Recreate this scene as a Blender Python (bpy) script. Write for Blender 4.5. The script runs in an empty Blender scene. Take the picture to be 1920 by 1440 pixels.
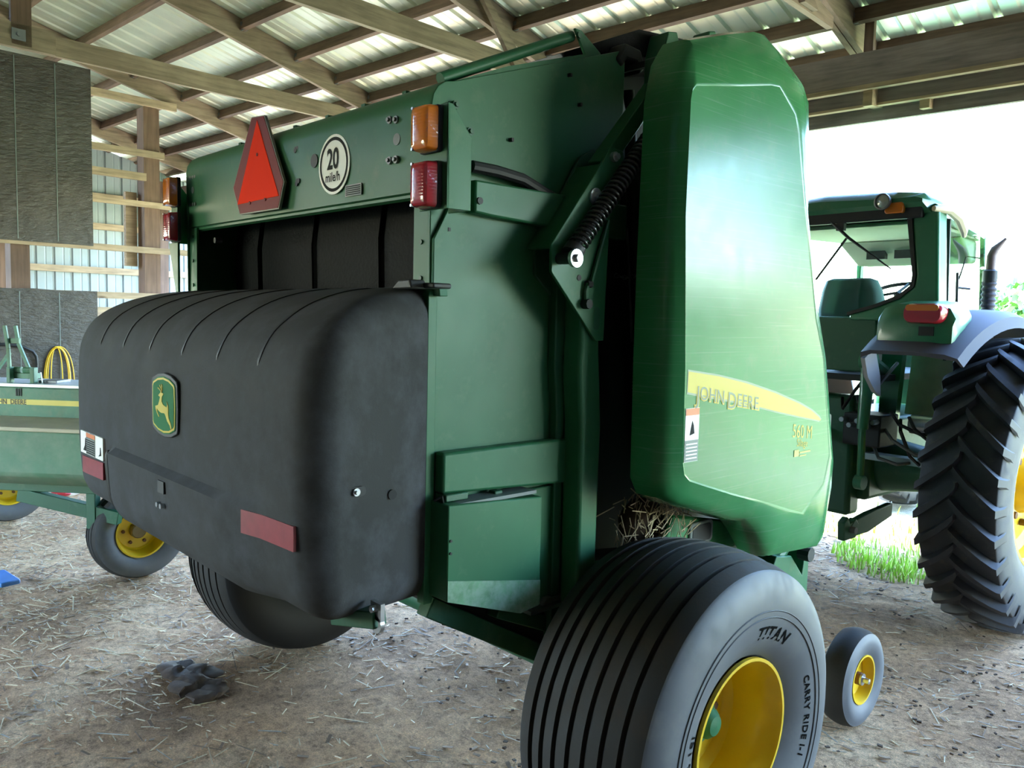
import bpy, bmesh, math, random
from mathutils import Vector, Matrix, noise
PI = math.pi
rnd = random.Random(7)
scene = bpy.context.scene
COL = scene.collection

# ------------------------------------------------------------------ camera
CAM_Z = 1.75
def cam_matrix(pitch, roll, yaw):
    p, r, y = (math.radians(a) for a in (pitch, roll, yaw))
    f0 = Vector((-math.sin(y), math.cos(y), 0)); rt = Vector((math.cos(y), math.sin(y), 0)); up = Vector((0, 0, 1))
    f = f0 * math.cos(p) + up * math.sin(p); u = up * math.cos(p) - f0 * math.sin(p)
    r2 = rt * math.cos(r) + u * math.sin(r); u2 = u * math.cos(r) - rt * math.sin(r)
    m = Matrix(((r2.x, u2.x, -f.x, 0), (r2.y, u2.y, -f.y, 0), (r2.z, u2.z, -f.z, CAM_Z), (0, 0, 0, 1)))
    return m
cam_d = bpy.data.cameras.new('camera'); cam = bpy.data.objects.new('camera', cam_d); COL.objects.link(cam)
cam.matrix_world = cam_matrix(-4.7, 1.4, 47.0)
cam_d.sensor_width = 36.0; cam_d.lens = 1540.0 / 1920.0 * 36.0; cam_d.clip_start = 0.05; cam_d.clip_end = 500
scene.camera = cam

# ------------------------------------------------------------------ sky, sun, exposure
world = bpy.data.worlds.new('sky'); scene.world = world; world.use_nodes = True
wn = world.node_tree.nodes; wl = world.node_tree.links; wn.clear()
sky = wn.new('ShaderNodeTexSky'); sky.sky_type = 'NISHITA'; sky.sun_disc = False
sky.sun_elevation = math.radians(65); sky.sun_rotation = math.radians(-115); sky.air_density = 1.5; sky.dust_density = 0.5; sky.ozone_density = 2.5
bgn = wn.new('ShaderNodeBackground'); bgn.inputs[1].default_value = 0.8
tint = wn.new('ShaderNodeMix'); tint.data_type = 'RGBA'; tint.blend_type = 'MULTIPLY'; tint.inputs[0].default_value = 1.0; tint.inputs[7].default_value = (0.86, 0.97, 1.14, 1)
wo = wn.new('ShaderNodeOutputWorld'); wl.new(sky.outputs[0], tint.inputs[6]); wl.new(tint.outputs[2], bgn.inputs[0]); wl.new(bgn.outputs[0], wo.inputs[0])
sun_d = bpy.data.lights.new('sun', 'SUN'); sun_d.energy = 7.0; sun_d.angle = math.radians(0.6); sun_d.color = (1.0, 0.95, 0.86)
sun = bpy.data.objects.new('sun', sun_d); COL.objects.link(sun)
SUN_EL, SUN_AZ = math.radians(65), math.radians(115)      # azimuth from +Y towards -X ... sun stands high to the left of the shed, a little behind it
sd = Vector((-math.sin(SUN_AZ) * math.cos(SUN_EL), math.cos(SUN_AZ) * math.cos(SUN_EL), math.sin(SUN_EL)))
sun.rotation_euler = sd.to_track_quat('Z', 'Y').to_euler(); sun.location = (0, -20, 30)
vs = scene.view_settings; vs.view_transform = 'Standard'; vs.look = 'None'; vs.gamma = 1.0; vs.use_curve_mapping = False; vs.exposure = 2.7
try:
    scene.cycles.max_bounces = 10; scene.cycles.diffuse_bounces = 6; scene.cycles.glossy_bounces = 4; scene.cycles.transparent_max_bounces = 12
    scene.cycles.sample_clamp_indirect = 8.0; scene.cycles.caustics_reflective = False; scene.cycles.caustics_refractive = False
except Exception: pass

# ------------------------------------------------------------------ mesh helpers
class MB:
    def __init__(s): s.v = []; s.f = []; s.m = []
    def add(s, vs_, fs_, mi=0):
        b = len(s.v); s.v += [tuple(v) for v in vs_]; s.f += [tuple(b + i for i in f) for f in fs_]; s.m += [mi] * len(fs_); return s
    def box(s, x0, x1, y0, y1, z0, z1, mi=0):
        v = [(x, y, z) for x in (x0, x1) for y in (y0, y1) for z in (z0, z1)]
        return s.add(v, [(0, 1, 3, 2), (4, 6, 7, 5), (0, 4, 5, 1), (2, 3, 7, 6), (0, 2, 6, 4), (1, 5, 7, 3)], mi)
    def prism(s, poly, ax, a, b, mi=0):
        n = len(poly); f = {'x': lambda p, t: (t, p[0], p[1]), 'y': lambda p, t: (p[0], t, p[1]), 'z': lambda p, t: (p[0], p[1], t)}[ax]
        v = [f(p, a) for p in poly] + [f(p, b) for p in poly]
        return s.add(v, [tuple(range(n)), tuple(range(2 * n - 1, n - 1, -1))] + [(i, (i + 1) % n, n + (i + 1) % n, n + i) for i in range(n)], mi)
    def bar(s, p0, p1, w, h, up=(0, 0, 1), mi=0):
        p0, p1 = Vector(p0), Vector(p1); d = (p1 - p0).normalized(); u = Vector(up); side = d.cross(u)
        if side.length < 1e-4: side = d.cross(Vector((1, 0, 0)))
        side.normalize(); u = side.cross(d).normalized(); v = []
        for p in (p0, p1):
            for a, b in ((-1, -1), (1, -1), (1, 1), (-1, 1)): v.append(p + side * (a * w / 2) + u * (b * h / 2))
        return s.add(v, [(0, 1, 2, 3), (7, 6, 5, 4)] + [(i, (i + 1) % 4, 4 + (i + 1) % 4, 4 + i) for i in range(4)], mi)
    def tube(s, path, r, n=8, mi=0, cap=True):
        path = [Vector(p) for p in path]; rings = []; prev = None
        for i, p in enumerate(path):
            t = (path[min(i + 1, len(path) - 1)] - path[max(i - 1, 0)]).normalized()
            if prev is None:
                a = t.cross(Vector((0, 0, 1)));
                if a.length < 1e-3: a = t.cross(Vector((1, 0, 0)))
            else: a = prev - t * prev.dot(t)
            a.normalize(); prev = a; b = t.cross(a); rr = r[i] if isinstance(r, (list, tuple)) else r
            rings.append([p + (a * math.cos(2 * PI * k / n) + b * math.sin(2 * PI * k / n)) * rr for k in range(n)])
        return s.loft(rings, cap=cap, mi=mi)
    def loft(s, rings, closed=True, cap=True, mi=0):
        n = len(rings[0]); v = [p for r in rings for p in r]; f = []
        for i in range(len(rings) - 1):
            for k in range(n if closed else n - 1):
                k2 = (k + 1) % n; f.append((i * n + k, i * n + k2, (i + 1) * n + k2, (i + 1) * n + k))
        if cap and closed: f += [tuple(range(n - 1, -1, -1)), tuple((len(rings) - 1) * n + k for k in range(n))]
        return s.add(v, f, mi)
    def lathe(s, prof, c, ax='x', n=48, mi=0, closed=False, a0=0.0, a1=2 * PI):
        c = Vector(c); full = abs(a1 - a0 - 2 * PI) < 1e-6; m = n if full else n + 1; rings = []
        for t, r in prof:
            ring = []
            for k in range(m):
                a = a0 + (a1 - a0) * k / n; co, si = r * math.cos(a), r * math.sin(a)
                ring.append(c + Vector({'x': (t, co, si), 'y': (co, t, si), 'z': (co, si, t)}[ax]))
            rings.append(ring)
        if closed: rings.append([p.copy() for p in rings[0]])
        return s.loft(rings, closed=full, cap=False, mi=mi)
    def disc(s, c, r, t, ax='x', n=20, mi=0):
        return s.lathe([(-t / 2, 0.0005), (-t / 2, r), (t / 2, r), (t / 2, 0.0005)], c, ax, n, mi)
    def sphere(s, c, r, n=10, sc=(1, 1, 1), mi=0):
        c = Vector(c); rings = [[c + Vector((r * sc[0] * math.sin(PI * i / n) * math.cos(2 * PI * k / (2 * n)), r * sc[1] * math.sin(PI * i / n) * math.sin(2 * PI * k / (2 * n)), r * sc[2] * math.cos(PI * i / n))) for k in range(2 * n)] for i in range(1, n)]
        return s.loft(rings, mi=mi)
    def build(s, name, mats, parent=None, bevel=0.0, sharp=35, seg=2, flat=False, xf=None, **props):
        o = root_of(parent); off = Vector(ORIGIN.get(o.name, (0, 0, 0))) if o else Vector((0, 0, 0))
        me = bpy.data.meshes.new(name); vv = [(xf(Vector(p)) if xf else Vector(p)) - off for p in s.v]
        me.from_pydata([tuple(p) for p in vv], [], s.f)
        mats = mats if isinstance(mats, (list, tuple)) else [mats]
        for m in mats: me.materials.append(m)
        if len(mats) > 1: me.polygons.foreach_set('material_index', s.m)
        bm = bmesh.new(); bm.from_mesh(me); bmesh.ops.remove_doubles(bm, verts=bm.verts, dist=1e-5); bmesh.ops.recalc_face_normals(bm, faces=bm.faces); bm.to_mesh(me); bm.free()
        if not flat:
            me.polygons.foreach_set('use_smooth', [True] * len(me.polygons)); me.set_sharp_from_angle(angle=math.radians(sharp))
        ob = bpy.data.objects.new(name, me); COL.objects.link(ob)
        if parent: ob.parent = parent
        if bevel:
            b = ob.modifiers.new('bevel', 'BEVEL'); b.width = bevel; b.segments = seg; b.limit_method = 'ANGLE'; b.angle_limit = math.radians(40); b.harden_normals = False
        for k, v in props.items(): ob[k] = v
        return ob
ORIGIN = {}
def root_of(o):
    while o is not None and o.parent is not None: o = o.parent
    return o
def thing(name, label, cat, loc, group=None, kind=None):
    o = bpy.data.objects.new(name, None); COL.objects.link(o); o.location = loc; o.empty_display_size = 0.2; ORIGIN[o.name] = tuple(loc)
    if label: o['label'] = label
    if cat: o['category'] = cat
    if group: o['group'] = group
    if kind: o['kind'] = kind
    return o
def text_mb(txt, size, fn, mb=None, mi=0, shear=0.0, space=1.0, bold=0.0):
    """flat lettering, mapped by fn(u, v) on to its surface"""
    cu = bpy.data.curves.new('txt', 'FONT'); cu.body = txt; cu.size = size; cu.shear = shear; cu.space_character = space; cu.offset = bold; cu.resolution_u = 3
    cu.align_x = 'LEFT'; cu.fill_mode = 'FRONT'
    ob = bpy.data.objects.new('txt', cu); COL.objects.link(ob)
    dg = bpy.context.evaluated_depsgraph_get(); me = bpy.data.meshes.new_from_object(ob.evaluated_get(dg))
    mb = mb or MB(); mb.add([fn(v.co.x, v.co.y) for v in me.vertices], [tuple(p.vertices) for p in me.polygons], mi)
    w = max((v.co.x for v in me.vertices), default=0)
    COL.objects.unlink(ob); bpy.data.objects.remove(ob); bpy.data.curves.remove(cu); bpy.data.meshes.remove(me)
    return mb, w
def arc(c, r, a0, a1, n):
    return [(c[0] + r * math.cos(math.radians(a0 + (a1 - a0) * i / n)), c[1] + r * math.sin(math.radians(a0 + (a1 - a0) * i / n))) for i in range(n + 1)]
def rrect(x0, x1, y0, y1, r, n=4):
    return arc((x1 - r, y1 - r), r, 0, 90, n) + arc((x0 + r, y1 - r), r, 90, 180, n) + arc((x0 + r, y0 + r), r, 180, 270, n) + arc((x1 - r, y0 + r), r, 270, 360, n)

# ------------------------------------------------------------------ materials
def lin(h):
    r = [int(h[i:i + 2], 16) / 255 for i in (0, 2, 4)]
    return tuple((c / 12.92 if c <= .04045 else ((c + .055) / 1.055) ** 2.4) for c in r) + (1,)
MATS = {}
def base(name):
    m = bpy.data.materials.new(name); m.use_nodes = True; MATS[name] = m
    nt = m.node_tree; return m, nt, nt.nodes['Principled BSDF']
def nd(nt, t, **kw):
    n = nt.nodes.new(t)
    for k, v in kw.items():
        if k.startswith('i_'): n.inputs[k[2:].replace('_', ' ')].default_value = v
        else: setattr(n, k, v)
    return n
def coords(nt, scale=(1, 1, 1)):
    tc = nd(nt, 'ShaderNodeTexCoord'); mp = nd(nt, 'ShaderNodeMapping'); mp.inputs['Scale'].default_value = scale
    nt.links.new(tc.outputs['Object'], mp.inputs['Vector']); return mp.outputs['Vector']
def noise_n(nt, vec, scale, detail=4, rough=0.55):
    n = nd(nt, 'ShaderNodeTexNoise'); n.inputs['Scale'].default_value = scale; n.inputs['Detail'].default_value = detail; n.inputs['Roughness'].default_value = rough
    nt.links.new(vec, n.inputs['Vector']); return n.outputs['Fac']
def ramp(nt, fac, stops):
    r = nd(nt, 'ShaderNodeValToRGB'); e = r.color_ramp.elements
    while len(e) < len(stops): e.new(0.5)
    for i, (p, c) in enumerate(stops): e[i].position = p; e[i].color = c if len(c) == 4 else tuple(c) + (1,)
    nt.links.new(fac, r.inputs[0]); return r.outputs[0]
def mix(nt, fac, a, b, blend='MIX'):
    m = nd(nt, 'ShaderNodeMix', data_type='RGBA', blend_type=blend)
    for s, v in ((m.inputs[0], fac), (m.inputs[6], a), (m.inputs[7], b)):
        if hasattr(v, 'links') or isinstance(v, bpy.types.NodeSocket): nt.links.new(v, s)
        else: s.default_value = v
    return m.outputs[2]
def bump(nt, bs, h, st, dist=0.01):
    b = nd(nt, 'ShaderNodeBump'); b.inputs['Strength'].default_value = st; b.inputs['Distance'].default_value = dist
    nt.links.new(h, b.inputs['Height']); nt.links.new(b.outputs[0], bs.inputs['Normal'])
def simple(name, col, rough=0.5, metal=0.0, coat=0.0, var=0.0, vs_=6.0, spec=0.5, dust=None, dusts=(0.5, 0.75), bmp=0.0, bscale=60):
    m, nt, bs = base(name); c = lin(col) if isinstance(col, str) else tuple(col) + (1,)
    bs.inputs['Roughness'].default_value = rough; bs.inputs['Metallic'].default_value = metal; bs.inputs['Coat Weight'].default_value = coat
    bs.inputs['Coat Roughness'].default_value = 0.12; bs.inputs['Specular IOR Level'].default_value = spec
    bs.inputs['Base Color'].default_value = c
    if var or dust:
        v = coords(nt); out = c
        if var:
            f = noise_n(nt, v, vs_, 5); lo = tuple(x * (1 - var) for x in c[:3]) + (1,); hi = tuple(min(1, x * (1 + var)) for x in c[:3]) + (1,)
            out = ramp(nt, f, [(0.3, lo), (0.7, hi)])
        if dust:
            f2 = noise_n(nt, v, vs_ * 2.3, 7, 0.65); mk = ramp(nt, f2, [(dusts[0], (0, 0, 0)), (dusts[1], (1, 1, 1))])
            out = mix(nt, mk, out, lin(dust))
            rg = nd(nt, 'ShaderNodeMapRange'); rg.inputs[3].default_value = rough; rg.inputs[4].default_value = min(1, rough + 0.35); nt.links.new(mk, rg.inputs[0]); nt.links.new(rg.outputs[0], bs.inputs['Roughness'])
        nt.links.new(out, bs.inputs['Base Color'])
    if bmp: bump(nt, bs, noise_n(nt, coords(nt), bscale, 6), bmp, 0.004)
    return m
def wood(name, col, axis, dark=0.55, rough=0.75):
    m, nt, bs = base(name); sc = {'x': (1.2, 22, 22), 'y': (22, 1.2, 22), 'z': (22, 22, 1.2)}[axis]
    v = coords(nt, sc); f = noise_n(nt, v, 1.6, 6, 0.6); f2 = noise_n(nt, coords(nt), 2.2, 4)
    c = lin(col); d = tuple(x * dark for x in c[:3]) + (1,); g = ramp(nt, f, [(0.25, d), (0.55, c), (0.8, tuple(min(1, x * 1.25) for x in c[:3]) + (1,))])
    g2 = ramp(nt, f2, [(0.35, (0.72, 0.7, 0.68)), (0.6, (1, 1, 1))]); out = mix(nt, 1.0, g, g2, 'MULTIPLY')
    oi = nd(nt, 'ShaderNodeObjectInfo'); rr = ramp(nt, oi.outputs['Random'], [(0, (0.78, 0.76, 0.72)), (1, (1.1, 1.08, 1.05))]); out = mix(nt, 1.0, out, rr, 'MULTIPLY')
    vo = nd(nt, 'ShaderNodeTexVoronoi'); vo.inputs['Scale'].default_value = 3.0; nt.links.new(coords(nt, {'x': (.35, 1, 1), 'y': (1, .35, 1), 'z': (1, 1, .35)}[axis]), vo.inputs['Vector'])
    kn = ramp(nt, vo.outputs['Distance'], [(0.03, (0.35, 0.3, 0.26)), (0.075, (1, 1, 1))]); out = mix(nt, 1.0, out, kn, 'MULTIPLY')
    nt.links.new(out, bs.inputs['Base Color']); bs.inputs['Roughness'].default_value = rough; bump(nt, bs, f, 0.25, 0.003)
    return m
def green_paint(name, col='2d7a50', rough=0.45, coat=0.0, scratch=False):
    m, nt, bs = base(name); c = lin(col); v = coords(nt)
    f = noise_n(nt, v, 3.0, 5); out = ramp(nt, f, [(0.3, tuple(x * .86 for x in c[:3]) + (1,)), (0.7, tuple(x * 1.1 for x in c[:3]) + (1,))])
    f2 = noise_n(nt, v, 9.0, 8, 0.7); mk = ramp(nt, f2, [(0.55, (0, 0, 0)), (0.85, (0.25, 0.25, 0.25))]); out = mix(nt, mk, out, lin('8d9276'))
    bs.inputs['Roughness'].default_value = rough; bs.inputs['Coat Weight'].default_value = coat; bs.inputs['Coat Roughness'].default_value = 0.15
    rv = nd(nt, 'ShaderNodeMapRange'); rv.inputs[3].default_value = rough - .06; rv.inputs[4].default_value = rough + .16; nt.links.new(f2, rv.inputs[0]); nt.links.new(rv.outputs[0], bs.inputs['Roughness'])
    if scratch:
        v2 = coords(nt, (1, .5, 46)); mpn = v2.node; mpn.inputs['Rotation'].default_value = (math.radians(24), 0, 0)
        s1 = noise_n(nt, v2, 5.0, 3, 0.5); k = ramp(nt, s1, [(0.58, (0, 0, 0)), (0.78, (0.2, 0.2, 0.2))]); out = mix(nt, k, out, lin('a9bfae'))
    nt.links.new(out, bs.inputs['Base Color'])
    return m
GREEN = green_paint('green_enamel_paint', '2d6645', 0.4); GREEN.node_tree.nodes['Principled BSDF'].inputs['Specular IOR Level'].default_value = 0.28; SHROUD = green_paint('green_moulded_plastic', '38804f', 0.16, 0.0, True); SHROUD.node_tree.nodes['Principled BSDF'].inputs['Specular IOR Level'].default_value = 0.27
DKGREEN = green_paint('dark_green_frame_paint', '1c5438', 0.45, 0.05); TGREEN = green_paint('tractor_green_paint', '2a7450', 0.3, 0.4)
OLDGREEN = simple('faded_green_paint', '437558', 0.5, 0, 0, 0.25, 5, dust='7c8a72', dusts=(0.45, 0.8))
YELLOW = simple('yellow_rim_paint', 'd8b21c', 0.38, 0, 0.2, 0.1, 5); DECALY = simple('yellow_decal_vinyl', 'c9b53e', 0.4, spec=.3)
BLACKPL = simple('black_moulded_plastic', '383838', 0.78, 0, 0, 0.12, 3, spec=0.2, dust='4e4f52', dusts=(0.42, 0.7), bmp=0.12, bscale=220)
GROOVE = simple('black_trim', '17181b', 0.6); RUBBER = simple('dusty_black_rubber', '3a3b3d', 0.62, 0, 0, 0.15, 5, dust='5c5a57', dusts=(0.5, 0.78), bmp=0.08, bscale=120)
TREAD = simple('worn_tread_rubber', '22201d', 0.75, 0, 0, 0.2, 4, dust='393129', dusts=(0.5, 0.75), bmp=0.15, bscale=90)
SIDEW = simple('grey_sidewall_rubber', '55585d', 0.55, 0, 0, 0.12, 4, dust='6d6d6b', dusts=(0.5, 0.8))
LETTER = simple('matt_black_lettering', '0b0b0c', 0.95, spec=0.05); INRUB = simple('shaded_inner_rubber', '1e1f22', 0.6); LUGRUB = simple('tractor_lug_rubber', '2b2d33', 0.6, 0, 0, 0.2, 5, dust='57534c', dusts=(0.56, 0.8))  # INRUB: shade on the inner walls put into a darker rubber
DARK = simple('shadowed_dark_steel', '0c1212', 0.65); BLACK = simple('black_rubber_hose', '121316', 0.5); BELT = simple('black_diamond_belt', '0e0f12', 0.7, spec=.12, bmp=0.6, bscale=70)  # DARK: shade of the enclosed works put into the base colour
STEEL = simple('zinc_plated_steel', 'b9bcc0', 0.3, 0.9); GREYST = simple('grey_cast_steel', '77787a', 0.5, 0.6); RUST = simple('rusty_steel', '6b4a36', 0.75, 0.2, 0, 0.3, 12)
WHITE = simple('white_decal', 'f6f6f0', 0.5); INK = simple('black_ink', '1c1d1d', 0.7, spec=.15); ORANGE = simple('orange_decal', 'd8743a', 0.5); GREYDEC = simple('grey_decal', '6c7572', 0.5)
REDREF = simple('red_reflective_tape', '8f2a35', 0.35, 0, 0.3, 0.12, 40); SMVR = simple('fluorescent_red_orange', 'ff3a1e', 0.8, spec=.1); SMVD = simple('dark_red_reflective_border', '7a1f26', 0.6, spec=.2); SMVE = simple('grey_emblem_edge', '8b857a', 0.5)
def lens(name, col, rough=0.16):
    m, nt, bs = base(name); bs.inputs['Base Color'].default_value = lin(col); bs.inputs['Roughness'].default_value = rough; bs.inputs['Coat Weight'].default_value = 0.5; bs.inputs['Subsurface Weight'].default_value = 0.0
    w = nd(nt, 'ShaderNodeTexWave'); w.inputs['Scale'].default_value = 38; w.bands_direction = 'Z'; nt.links.new(coords(nt), w.inputs['Vector']); bump(nt, bs, w.outputs['Fac'], 0.08, 0.002); return m
AMBER = lens('amber_lens', 'd9781c'); REDL = lens('red_lens', 'a8202e')
def glass_mat(name, tint=(0.86, 0.95, 0.9)):
    m, nt, bs = base(name); nt.nodes.remove(bs); t = nd(nt, 'ShaderNodeBsdfTransparent'); t.inputs[0].default_value = tint + (1,); g = nd(nt, 'ShaderNodeBsdfGlossy'); g.inputs['Roughness'].default_value = 0.03
    fr = nd(nt, 'ShaderNodeFresnel'); fr.inputs[0].default_value = 1.45; mx = nd(nt, 'ShaderNodeMixShader'); out = [n for n in nt.nodes if n.type == 'OUTPUT_MATERIAL'][0]
    nt.links.new(fr.outputs[0], mx.inputs[0]); nt.links.new(t.outputs[0], mx.inputs[1]); nt.links.new(g.outputs[0], mx.inputs[2]); nt.links.new(mx.outputs[0], out.inputs[0]); return m
GLASS = glass_mat('cab_glass')
WOODY = wood('weathered_rafter_timber', 'a28e7a', 'y'); WOODX = wood('weathered_purlin_timber', '80695a', 'x'); WOODZ = wood('brown_post_timber', '7d6152', 'z'); WOODG = wood('pale_girt_timber', 'bda68c', 'y'); WOODH = wood('grey_header_timber', '9c8c84', 'x'); WOODP = wood('pale_edge_timber', 'c8ae8a', 'x')
def roofmat(name, col, rough, metal):
    m, nt, bs = base(name); v = coords(nt, (1.5, .8, 1.5)); f = noise_n(nt, v, 2, 4); c = lin(col)
    nt.links.new(ramp(nt, f, [(0.3, tuple(x * .85 for x in c[:3]) + (1,)), (0.65, c)]), bs.inputs['Base Color']); bs.inputs['Metallic'].default_value = metal
    rg = nd(nt, 'ShaderNodeMapRange'); rg.inputs[3].default_value = rough - .08; rg.inputs[4].default_value = rough + .15; nt.links.new(f, rg.inputs[0]); nt.links.new(rg.outputs[0], bs.inputs['Roughness']); return m
ROOF = roofmat('galvanised_roof_steel', 'dfe5cf', 0.42, 0.6); SIDING = roofmat('galvanised_wall_steel', '9fa8ab', 0.55, 0.15)
def panelmat():
    m, nt, bs = base('black_bumpy_sheet'); v = coords(nt, (1, 1.2, 3.2)); f = noise_n(nt, v, 9, 6, 0.6); f2 = noise_n(nt, coords(nt), 60, 3)
    out = ramp(nt, noise_n(nt, coords(nt), 4, 5), [(0.35, lin('38322d')), (0.7, lin('4a433c'))]); sp = ramp(nt, f2, [(0.74, (0, 0, 0)), (0.78, (0.7, 0.7, 0.7))]); out = mix(nt, sp, out, lin('b8b09c'))
    nt.links.new(out, bs.inputs['Base Color']); bs.inputs['Roughness'].default_value = 0.24; bump(nt, bs, f, 0.8, 0.02); return m
PANEL = panelmat()
def soilmat(name, stops, green=False):
    m, nt, bs = base(name); v = coords(nt); f = noise_n(nt, v, 1.1, 8, 0.62); f2 = noise_n(nt, v, 28, 8, 0.75); f3 = noise_n(nt, v, 140, 5, 0.7)
    a = ramp(nt, f, stops); b = ramp(nt, f2, [(0.32, (0.5, 0.46, 0.44)), (0.5, (1.08, 1.07, 1.05)), (0.72, (1.5, 1.45, 1.36))]); out = mix(nt, 1.0, a, b, 'MULTIPLY')
    c = ramp(nt, f3, [(0.4, (0.7, 0.7, 0.7)), (0.62, (1.1, 1.1, 1.08)), (0.72, (1.6, 1.5, 1.35))]); out = mix(nt, 1.0, out, c, 'MULTIPLY')
    nt.links.new(out, bs.inputs['Base Color']); bs.inputs['Roughness'].default_value = 0.95; bs.inputs['Specular IOR Level'].default_value = 0.2
    ad = nd(nt, 'ShaderNodeMath', operation='ADD'); nt.links.new(f2, ad.inputs[0]); nt.links.new(f3, ad.inputs[1]); bump(nt, bs, ad.outputs[0], 0.8, 0.02); return m
SOIL = soilmat('trampled_soil_floor', [(0.30, lin('86674d')), (0.5, lin('c49c78')), (0.68, lin('e4c09a'))])
YARD = soilmat('sunlit_grass_yard', [(0.35, lin('94a468')), (0.55, lin('a5ae7c')), (0.7, lin('bab892'))])
STRAWS = [simple('pale_straw', 'cdb995', 0.7, var=.25, vs_=30), simple('brown_chip', '8a715a', 0.8, var=.3, vs_=30), simple('grey_stalk', 'a39a8c', 0.75, var=.25, vs_=30), simple('dark_clod', '45362a', 0.9, var=.3, vs_=30)]
GRASS = simple('fresh_grass_blade', 'a9cf5c', 0.55, var=.3, vs_=8); LEAF = simple('tree_leaf', '456f2a', 0.6, var=.4, vs_=3); BARK = simple('tree_bark', '6b5a48', 0.9)
# ================================================================== SHED (frame turned 4 degrees from the baler)
_c, _s = math.cos(math.radians(4)), math.sin(math.radians(4))
def S(p): return Vector((p[0] * _c - p[1] * _s, p[0] * _s + p[1] * _c, p[2]))
def struct(name, loc=(0, 0, 0)): return thing(name, None, None, loc, kind='structure')
# ---- floor
def gh(x, y):
    h = 0.020 * noise.noise((x * .9, y * .9, 0)) + 0.014 * noise.noise((x * 2.7, y * 2.7, 3)) + 0.008 * noise.noise((x * 9, y * 9, 5))
    return h - 0.012
NX, NY, X0, X1, Y0, Y1 = 250, 200, -10.5, 3.0, -0.6, 7.2
fb = MB(); vv = []
for j in range(NY + 1):
    for i in range(NX + 1):
        x = X0 + (X1 - X0) * i / NX; y = Y0 + (Y1 - Y0) * j / NY; vv.append((x, y, gh(x, y)))
fb.add(vv, [(j * (NX + 1) + i, j * (NX + 1) + i + 1, (j + 1) * (NX + 1) + i + 1, (j + 1) * (NX + 1) + i) for j in range(NY) for i in range(NX)])
floor = fb.build('floor', SOIL, sharp=180, kind='structure')
ob = MB(); big = [(-22, -6.5), (22, -6.5), (22, 6.6), (-22, 6.6)]
ob.prism([S((u, v, 0))[:2] for u, v in big], 'z', -0.3, -0.06); ob.build('floor', soilmat('dark_barn_floor', [(0.32, lin('4a3e36')), (0.5, lin('5d5046')), (0.68, lin('72645a'))]), floor)
yb = MB(); yb.prism([S((u, v, 0))[:2] for u, v in [(-90, 6.5), (90, 6.5), (90, 150), (-90, 150)]], 'z', -0.3, -0.035); yb.build('yard_ground', YARD, kind='structure')
gv = MB(); gv.prism([S((u, v, 0))[:2] for u, v in [(-30, 6.6), (14, 6.6), (14, 9.5), (-30, 9.5)]], 'z', -.2, -.03); gv.build('gravel_strip', soilmat('pale_gravel', [(0.35, lin('a89f8a')), (0.55, lin('c0b7a2')), (0.7, lin('d2cab8'))]), kind='structure')
# ---- ceiling: roof sheets, purlins, rafters, ties
ceil = struct('ceiling')
M_ = 0.25; VH, ZR = 5.65, 3.556                      # rafter underside height at the header
def zr(v): return ZR + (VH - v) * M_
RU = [-13.7, -11.45, -9.15, -6.85, -4.50, -2.25, 0.0, 2.3, 4.6, 6.9]
RAFT_H = 0.25
RIDGE = -4.6
def sheet(u0, sgn=1):
    pitch = 0.2286; prof = []
    for k in range(4):
        b = u0 + k * pitch
        prof += [(b, 0), (b + .085, 0), (b + .0975, .004), (b + .11, 0), (b + .1686, 0), (b + .184, .02), (b + .206, .02), (b + .2215, 0)]
    prof.append((u0 + .9144, 0)); v = []; V = [RIDGE, 6.15]
    for vv_ in V:
        for (u, h) in prof: v.append(S((u, vv_, zr(vv_) + RAFT_H + .004 + h)))
    n = len(prof); mb = MB(); mb.add(v, [(i, i + 1, n + i + 1, n + i) for i in range(n - 1)])
    return mb
u = -14.0
while u < 6.6: sheet(u).build('roof_sheet', ROOF, ceil, flat=True); u += .9144
bk = MB(); bk.add([S(p) for p in ((-14, RIDGE, zr(RIDGE) + .19), (7.0, RIDGE, zr(RIDGE) + .19), (7.0, -5.2, zr(RIDGE) - .1), (-14, -5.2, zr(RIDGE) - .1))], [(0, 1, 2, 3)]); bk.build('roof_sheet', ROOF, ceil)
PV = [v + .06 for v in [-4.0, -3.4, -2.8, -2.2, -1.6, -1.0, -.4, .2, .8, 1.4, 1.98, 2.56, 3.13, 3.70, 4.24, 4.68, 5.07, 5.53, 5.96]]
for v in PV:
    for a, b in zip(RU[:-1], RU[1:]):
        if (v < 1.0 and a < -9.5) or a > 4.5: continue
        mb = MB(); z = zr(v) + RAFT_H; n = Vector((0, M_, 1)).normalized()
        if v > 5.99: mb.bar(S((a, v, z - .04)), S((b, v, z - .04)), .04, .08, S((0, M_, 1)))
        else: mb.bar(S((a + .022, v, z - .05)), S((b - .022, v, z - .05)), .04, .10, S((0, M_, 1)))
        mb.build('purlin', WOODX, ceil)
        if a in (-9.15, -6.85, -4.5, -2.25) and 2 < v < 5.6:
            for uu, sg in ((a + .024, 1), (b - .024, -1)):
                h = MB(); p = S((uu + sg * .025, v - .024, z - .098)); q = S((uu + sg * .025, v + .024, z - .098)); h.bar(p, q, .05, .004); h.bar(S((uu + sg * .002, v - .022, z - .098)), S((uu + sg * .002, v - .022, z - .03)), .05, .004, S((0, 1, 0))); h.build('joist_hanger', GREYST, ceil)
for u in RU:
    two = u > -3
    for dx in ((-.024, .024) if two else (0,)):
        w = .04 if two else .042
        mb = MB(); mb.prism([(RIDGE, zr(RIDGE)), (6.1, zr(6.1) + .06), (6.1, zr(6.1) + RAFT_H), (RIDGE, zr(RIDGE) + RAFT_H)], 'x', u + dx - w / 2, u + dx + w / 2)
        mb.build('rafter', WOODY, ceil, xf=S)
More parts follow.
